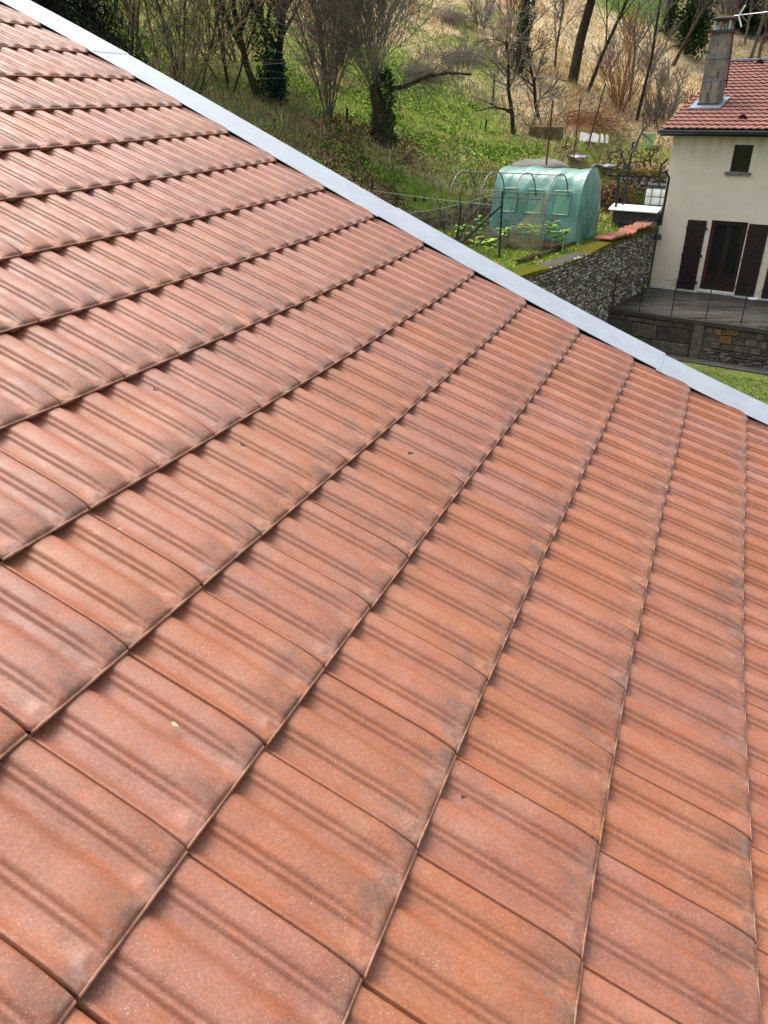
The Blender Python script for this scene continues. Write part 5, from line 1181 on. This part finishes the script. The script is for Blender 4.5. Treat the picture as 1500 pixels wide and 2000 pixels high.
for s0_, s1__, t0_, t1_ in ((-w_, w_, -.3, -.2), (-w_, w_, .2, .3), (-w_, -w_ + .1, -.199, .199), (w_ - .1, w_, -.199, .199)): mb = MB(); mb.hexa([tq(s0_, t0_, -.1), tq(s1__, t0_, -.1), tq(s1__, t1_, -.1), tq(s0_, t1_, -.1), tq(s0_, t0_, .36), tq(s1__, t0_, .36), tq(s1__, t1_, .36), tq(s0_, t1_, .36)]); mb.build('side', M['bark3'], st_)
for k, (px, py, w_, lb) in enumerate([(1127, 328, .42, 'left bluish plastic sheet scrap on the soil behind the covered tunnel'), (1184, 330, .50, 'right bluish plastic sheet scrap on the soil above the mossy wall')]):
    b, d = ground_at(px, py, 27.); b[2] = b[2] + .04; r = random.Random(k); mb = MB(); g_ = [[b + AX * (w_ * (i / 6 - .5) * 2) + BK * (.18 * (j / 3 - .5) * 2) + ZZ * r.uniform(0, .13) for i in range(7)] for j in range(4)]
    mb.add([p for R_ in g_ for p in R_], [(j * 7 + i, j * 7 + i + 1, (j + 1) * 7 + i + 1, (j + 1) * 7 + i) for j in range(3) for i in range(6)]); tag(mb.build('plastic_scrap', simple('plastic_film', (.38, .42, .50), (.12, .13, .17), 8, rough=.3)), lb, 'plastic sheet')
for k, (px, py, D) in enumerate([(1122, 326, 29.2), (1148, 322, 29.6), (1198, 290, 33), (1212, 300, 32.5), (1236, 300, 32.5), (1258, 300, 33), (1280, 300, 33)]):
    b = at(px, py, D); b[2] = hz(b[0], b[1]); tree(b, .95, .035, ['leftmost gnarled vine stock, just right of the grey mound', 'gnarled vine stock right above the covered tunnel roof', 'gnarled vine stock below the right end of the white boards', 'gnarled vine stock between the white boards and the tall green pole', 'gnarled vine stock beside the foot of the dead branch', 'gnarled vine stock under the pale green bin', 'gnarled vine stock nearest the corner of the cream house'][k], 'vine', 'vine_stock', group='vine stocks in the vegetable plot', seed=500 + k, mats=('bark', 'twigdark'), lev=2, n=(5, 4), f0=(.4, .2), ang=(1.1, .7), wob=.35, lr=.8, up=(.0, -.02, .0), thick=.02)
for k, (px, py, D, L_) in enumerate([(1262, 318, 31, 1.6)]):
    b = at(px, py, D); b[2] = hz(b[0], b[1]) + .1; tree(b, 1.6, .03, 'sprawling bare vine arching to the house corner above the mossy wall', 'vine', 'vine', seed=520, stems=5, spread=1.6, mats=('bark', 'twigdark'), lev=2, n=(6, 4), f0=(.2, .2), wob=.3, up=(.0, .0, .0))
# rock bank on the left of the frame
r = random.Random(90)
for k, (px, py, D, w_, h_) in enumerate([(785, 405, 26.6, .75, .35), (820, 402, 26.4, .8, .42), (855, 392, 26.2, .8, .5), (890, 385, 26.2, .7, .62), (925, 378, 26.4, .75, .7), (950, 370, 26.6, .6, .72)]):
    b = at(px, py, D); b[2] = hz(b[0], b[1]) - .1; mb = MB(); Vr = []; n1_, n2_ = 10, 5
    for i in range(n2_ + 1):
        f = i / n2_ * 1.5
        for q in range(n1_): a = 2 * math.pi * q / n1_; rr_ = w_ * max(.05, math.cos(f)) * r.uniform(.82, 1.12); Vr.append(b + np.array([rr_ * math.cos(a), rr_ * .7 * math.sin(a), h_ * 1.25 * math.sin(f) * r.uniform(.85, 1.1)]))
    mb.add(Vr, [(i * n1_ + q, i * n1_ + (q + 1) % n1_, (i + 1) * n1_ + (q + 1) % n1_, (i + 1) * n1_ + q) for i in range(n2_) for q in range(n1_)] + [tuple(range(n2_ * n1_, (n2_ + 1) * n1_))])
    tag(mb.build('mossy_rock', simple('mossy_rock%d' % k, (.05, .045, .035), (.07, .075, .02), 3.5, rough=1, spec=.05, bstr=1, bdist=.04, c3=(.13, .11, .07))), ['leftmost mossy boulder of the row, nearest the metal verge', 'second mossy boulder from the left in the row behind the verge', 'third mossy boulder of the row, behind the pale peg', 'fourth mossy boulder, seen through the left hoop of the bare frame', 'fifth mossy boulder, seen through the second hoop of the bare frame', 'rightmost mossy boulder, half hidden by the covered tunnel'][k], 'rock', 'mossy boulders behind the hoop frame')
# timber edging of the bed
for k, (a_, b_, lb) in enumerate([((1012, 512), (1062, 497), 'left rotting timber edging the bed in front of the hoop frame'), ((1062, 497), (1122, 474), 'right rotting timber edging the bed, ending at the covered tunnel')]):
    r0_ = ray(*a_); r1_ = ray(*b_); P = [r0_ * ((GDN + .05) / r0_[2]), r1_ * ((GDN + .05) / r1_[2])]; mb = MB(); mb.tube([P[0], P[0] * .5 + P[1] * .5 + ZZ * .02, P[1]], [.07, .08, .06], 7); tag(mb.build('edging_log', M['bark']), lb, 'log')
# brush heap beside the mossy wall, leaf heap of dry twigs
tw = Twigs(); r = random.Random(7); hb = F(-3.0, 3.9, GDN)
for k in range(520):
    p = hb + E2 * r.gauss(0, .42) + B2 * r.gauss(0, .30) + ZZ * (r.random() ** 1.5 * 1.0); d_ = norm([r.gauss(0, 1), r.gauss(0, 1), r.gauss(0, .4)]); L_ = r.uniform(.2, .5); tw.add([p + d_ * L_ * t for t in (0, .25, .5, .75, 1)], .011, .004)
me, l = tw.mesh('brush_heap', M['twigred'], 3); bh = tag(link('brush_heap', me, None, l), 'heap of dry twigs and leaves between the covered tunnel and the mossy wall', 'brush heap', kind='stuff')
r_ = np.random.default_rng(8); pts = hb + r_.normal(0, .38, (2600, 1)) * E2 + r_.normal(0, .28, (2600, 1)) * B2 + (r_.random((2600, 1)) ** 1.6 * .95) * ZZ
leafcloud('heap_leaves', pts, .05, [(.16, .085, .045), (.22, .15, .09), (.09, .06, .04), (.08, .09, .03)], bh, 8) if False else tag(leafcloud('leaf_heap', pts, .05, [(.16, .085, .045), (.22, .15, .09), (.09, .06, .04), (.08, .09, .03)], None, 8), 'brown leaf heap beside the mossy wall, behind the covered tunnel', 'leaf heap', kind='stuff')
# dead brush lying on the upper slope
for k, (px, py, w_, lb) in enumerate([(890, 118, 1.5, 'greyish heap of cut brushwood lying on the open slope'), (870, 40, 1.3, 'upper dark heap of brushwood on the slope'), (1140, 247, 1.6, 'russet heap of prunings behind the white boards'), (815, 150, .8, 'small pile of dry sticks on the slope above the stump')]):
    b, d = ground_at(px, py); tw = Twigs(); r = random.Random(70 + k)
    for q in range(420):
        p = b + np.array([r.gauss(0, w_ * .45), r.gauss(0, w_ * .35), 0]); p[2] = b[2] + (p[1] - b[1]) * .35 + abs(r.gauss(0, .16)); d_ = norm([r.gauss(0, 1) + .6, r.gauss(0, .6), r.gauss(0, .35)]); L_ = r.uniform(.3, .9); tw.add([p + d_ * L_ * t for t in (0, .25, .5, .75, 1)], .016, .006)
    me, l = tw.mesh('brushwood_heap', M['twigred' if k == 2 else 'twig'], 3); tag(link('brushwood_heap', me, None, l), lb, 'brush heap', kind='stuff')
print('hoop check', project(np.array([hoop(c1, .98, 1.88)[9], hoop(c4, .98, 1.88)[9], c4 - BK * .98, g1 + ZZ * 1.93, g2 + ZZ * 1.93])))
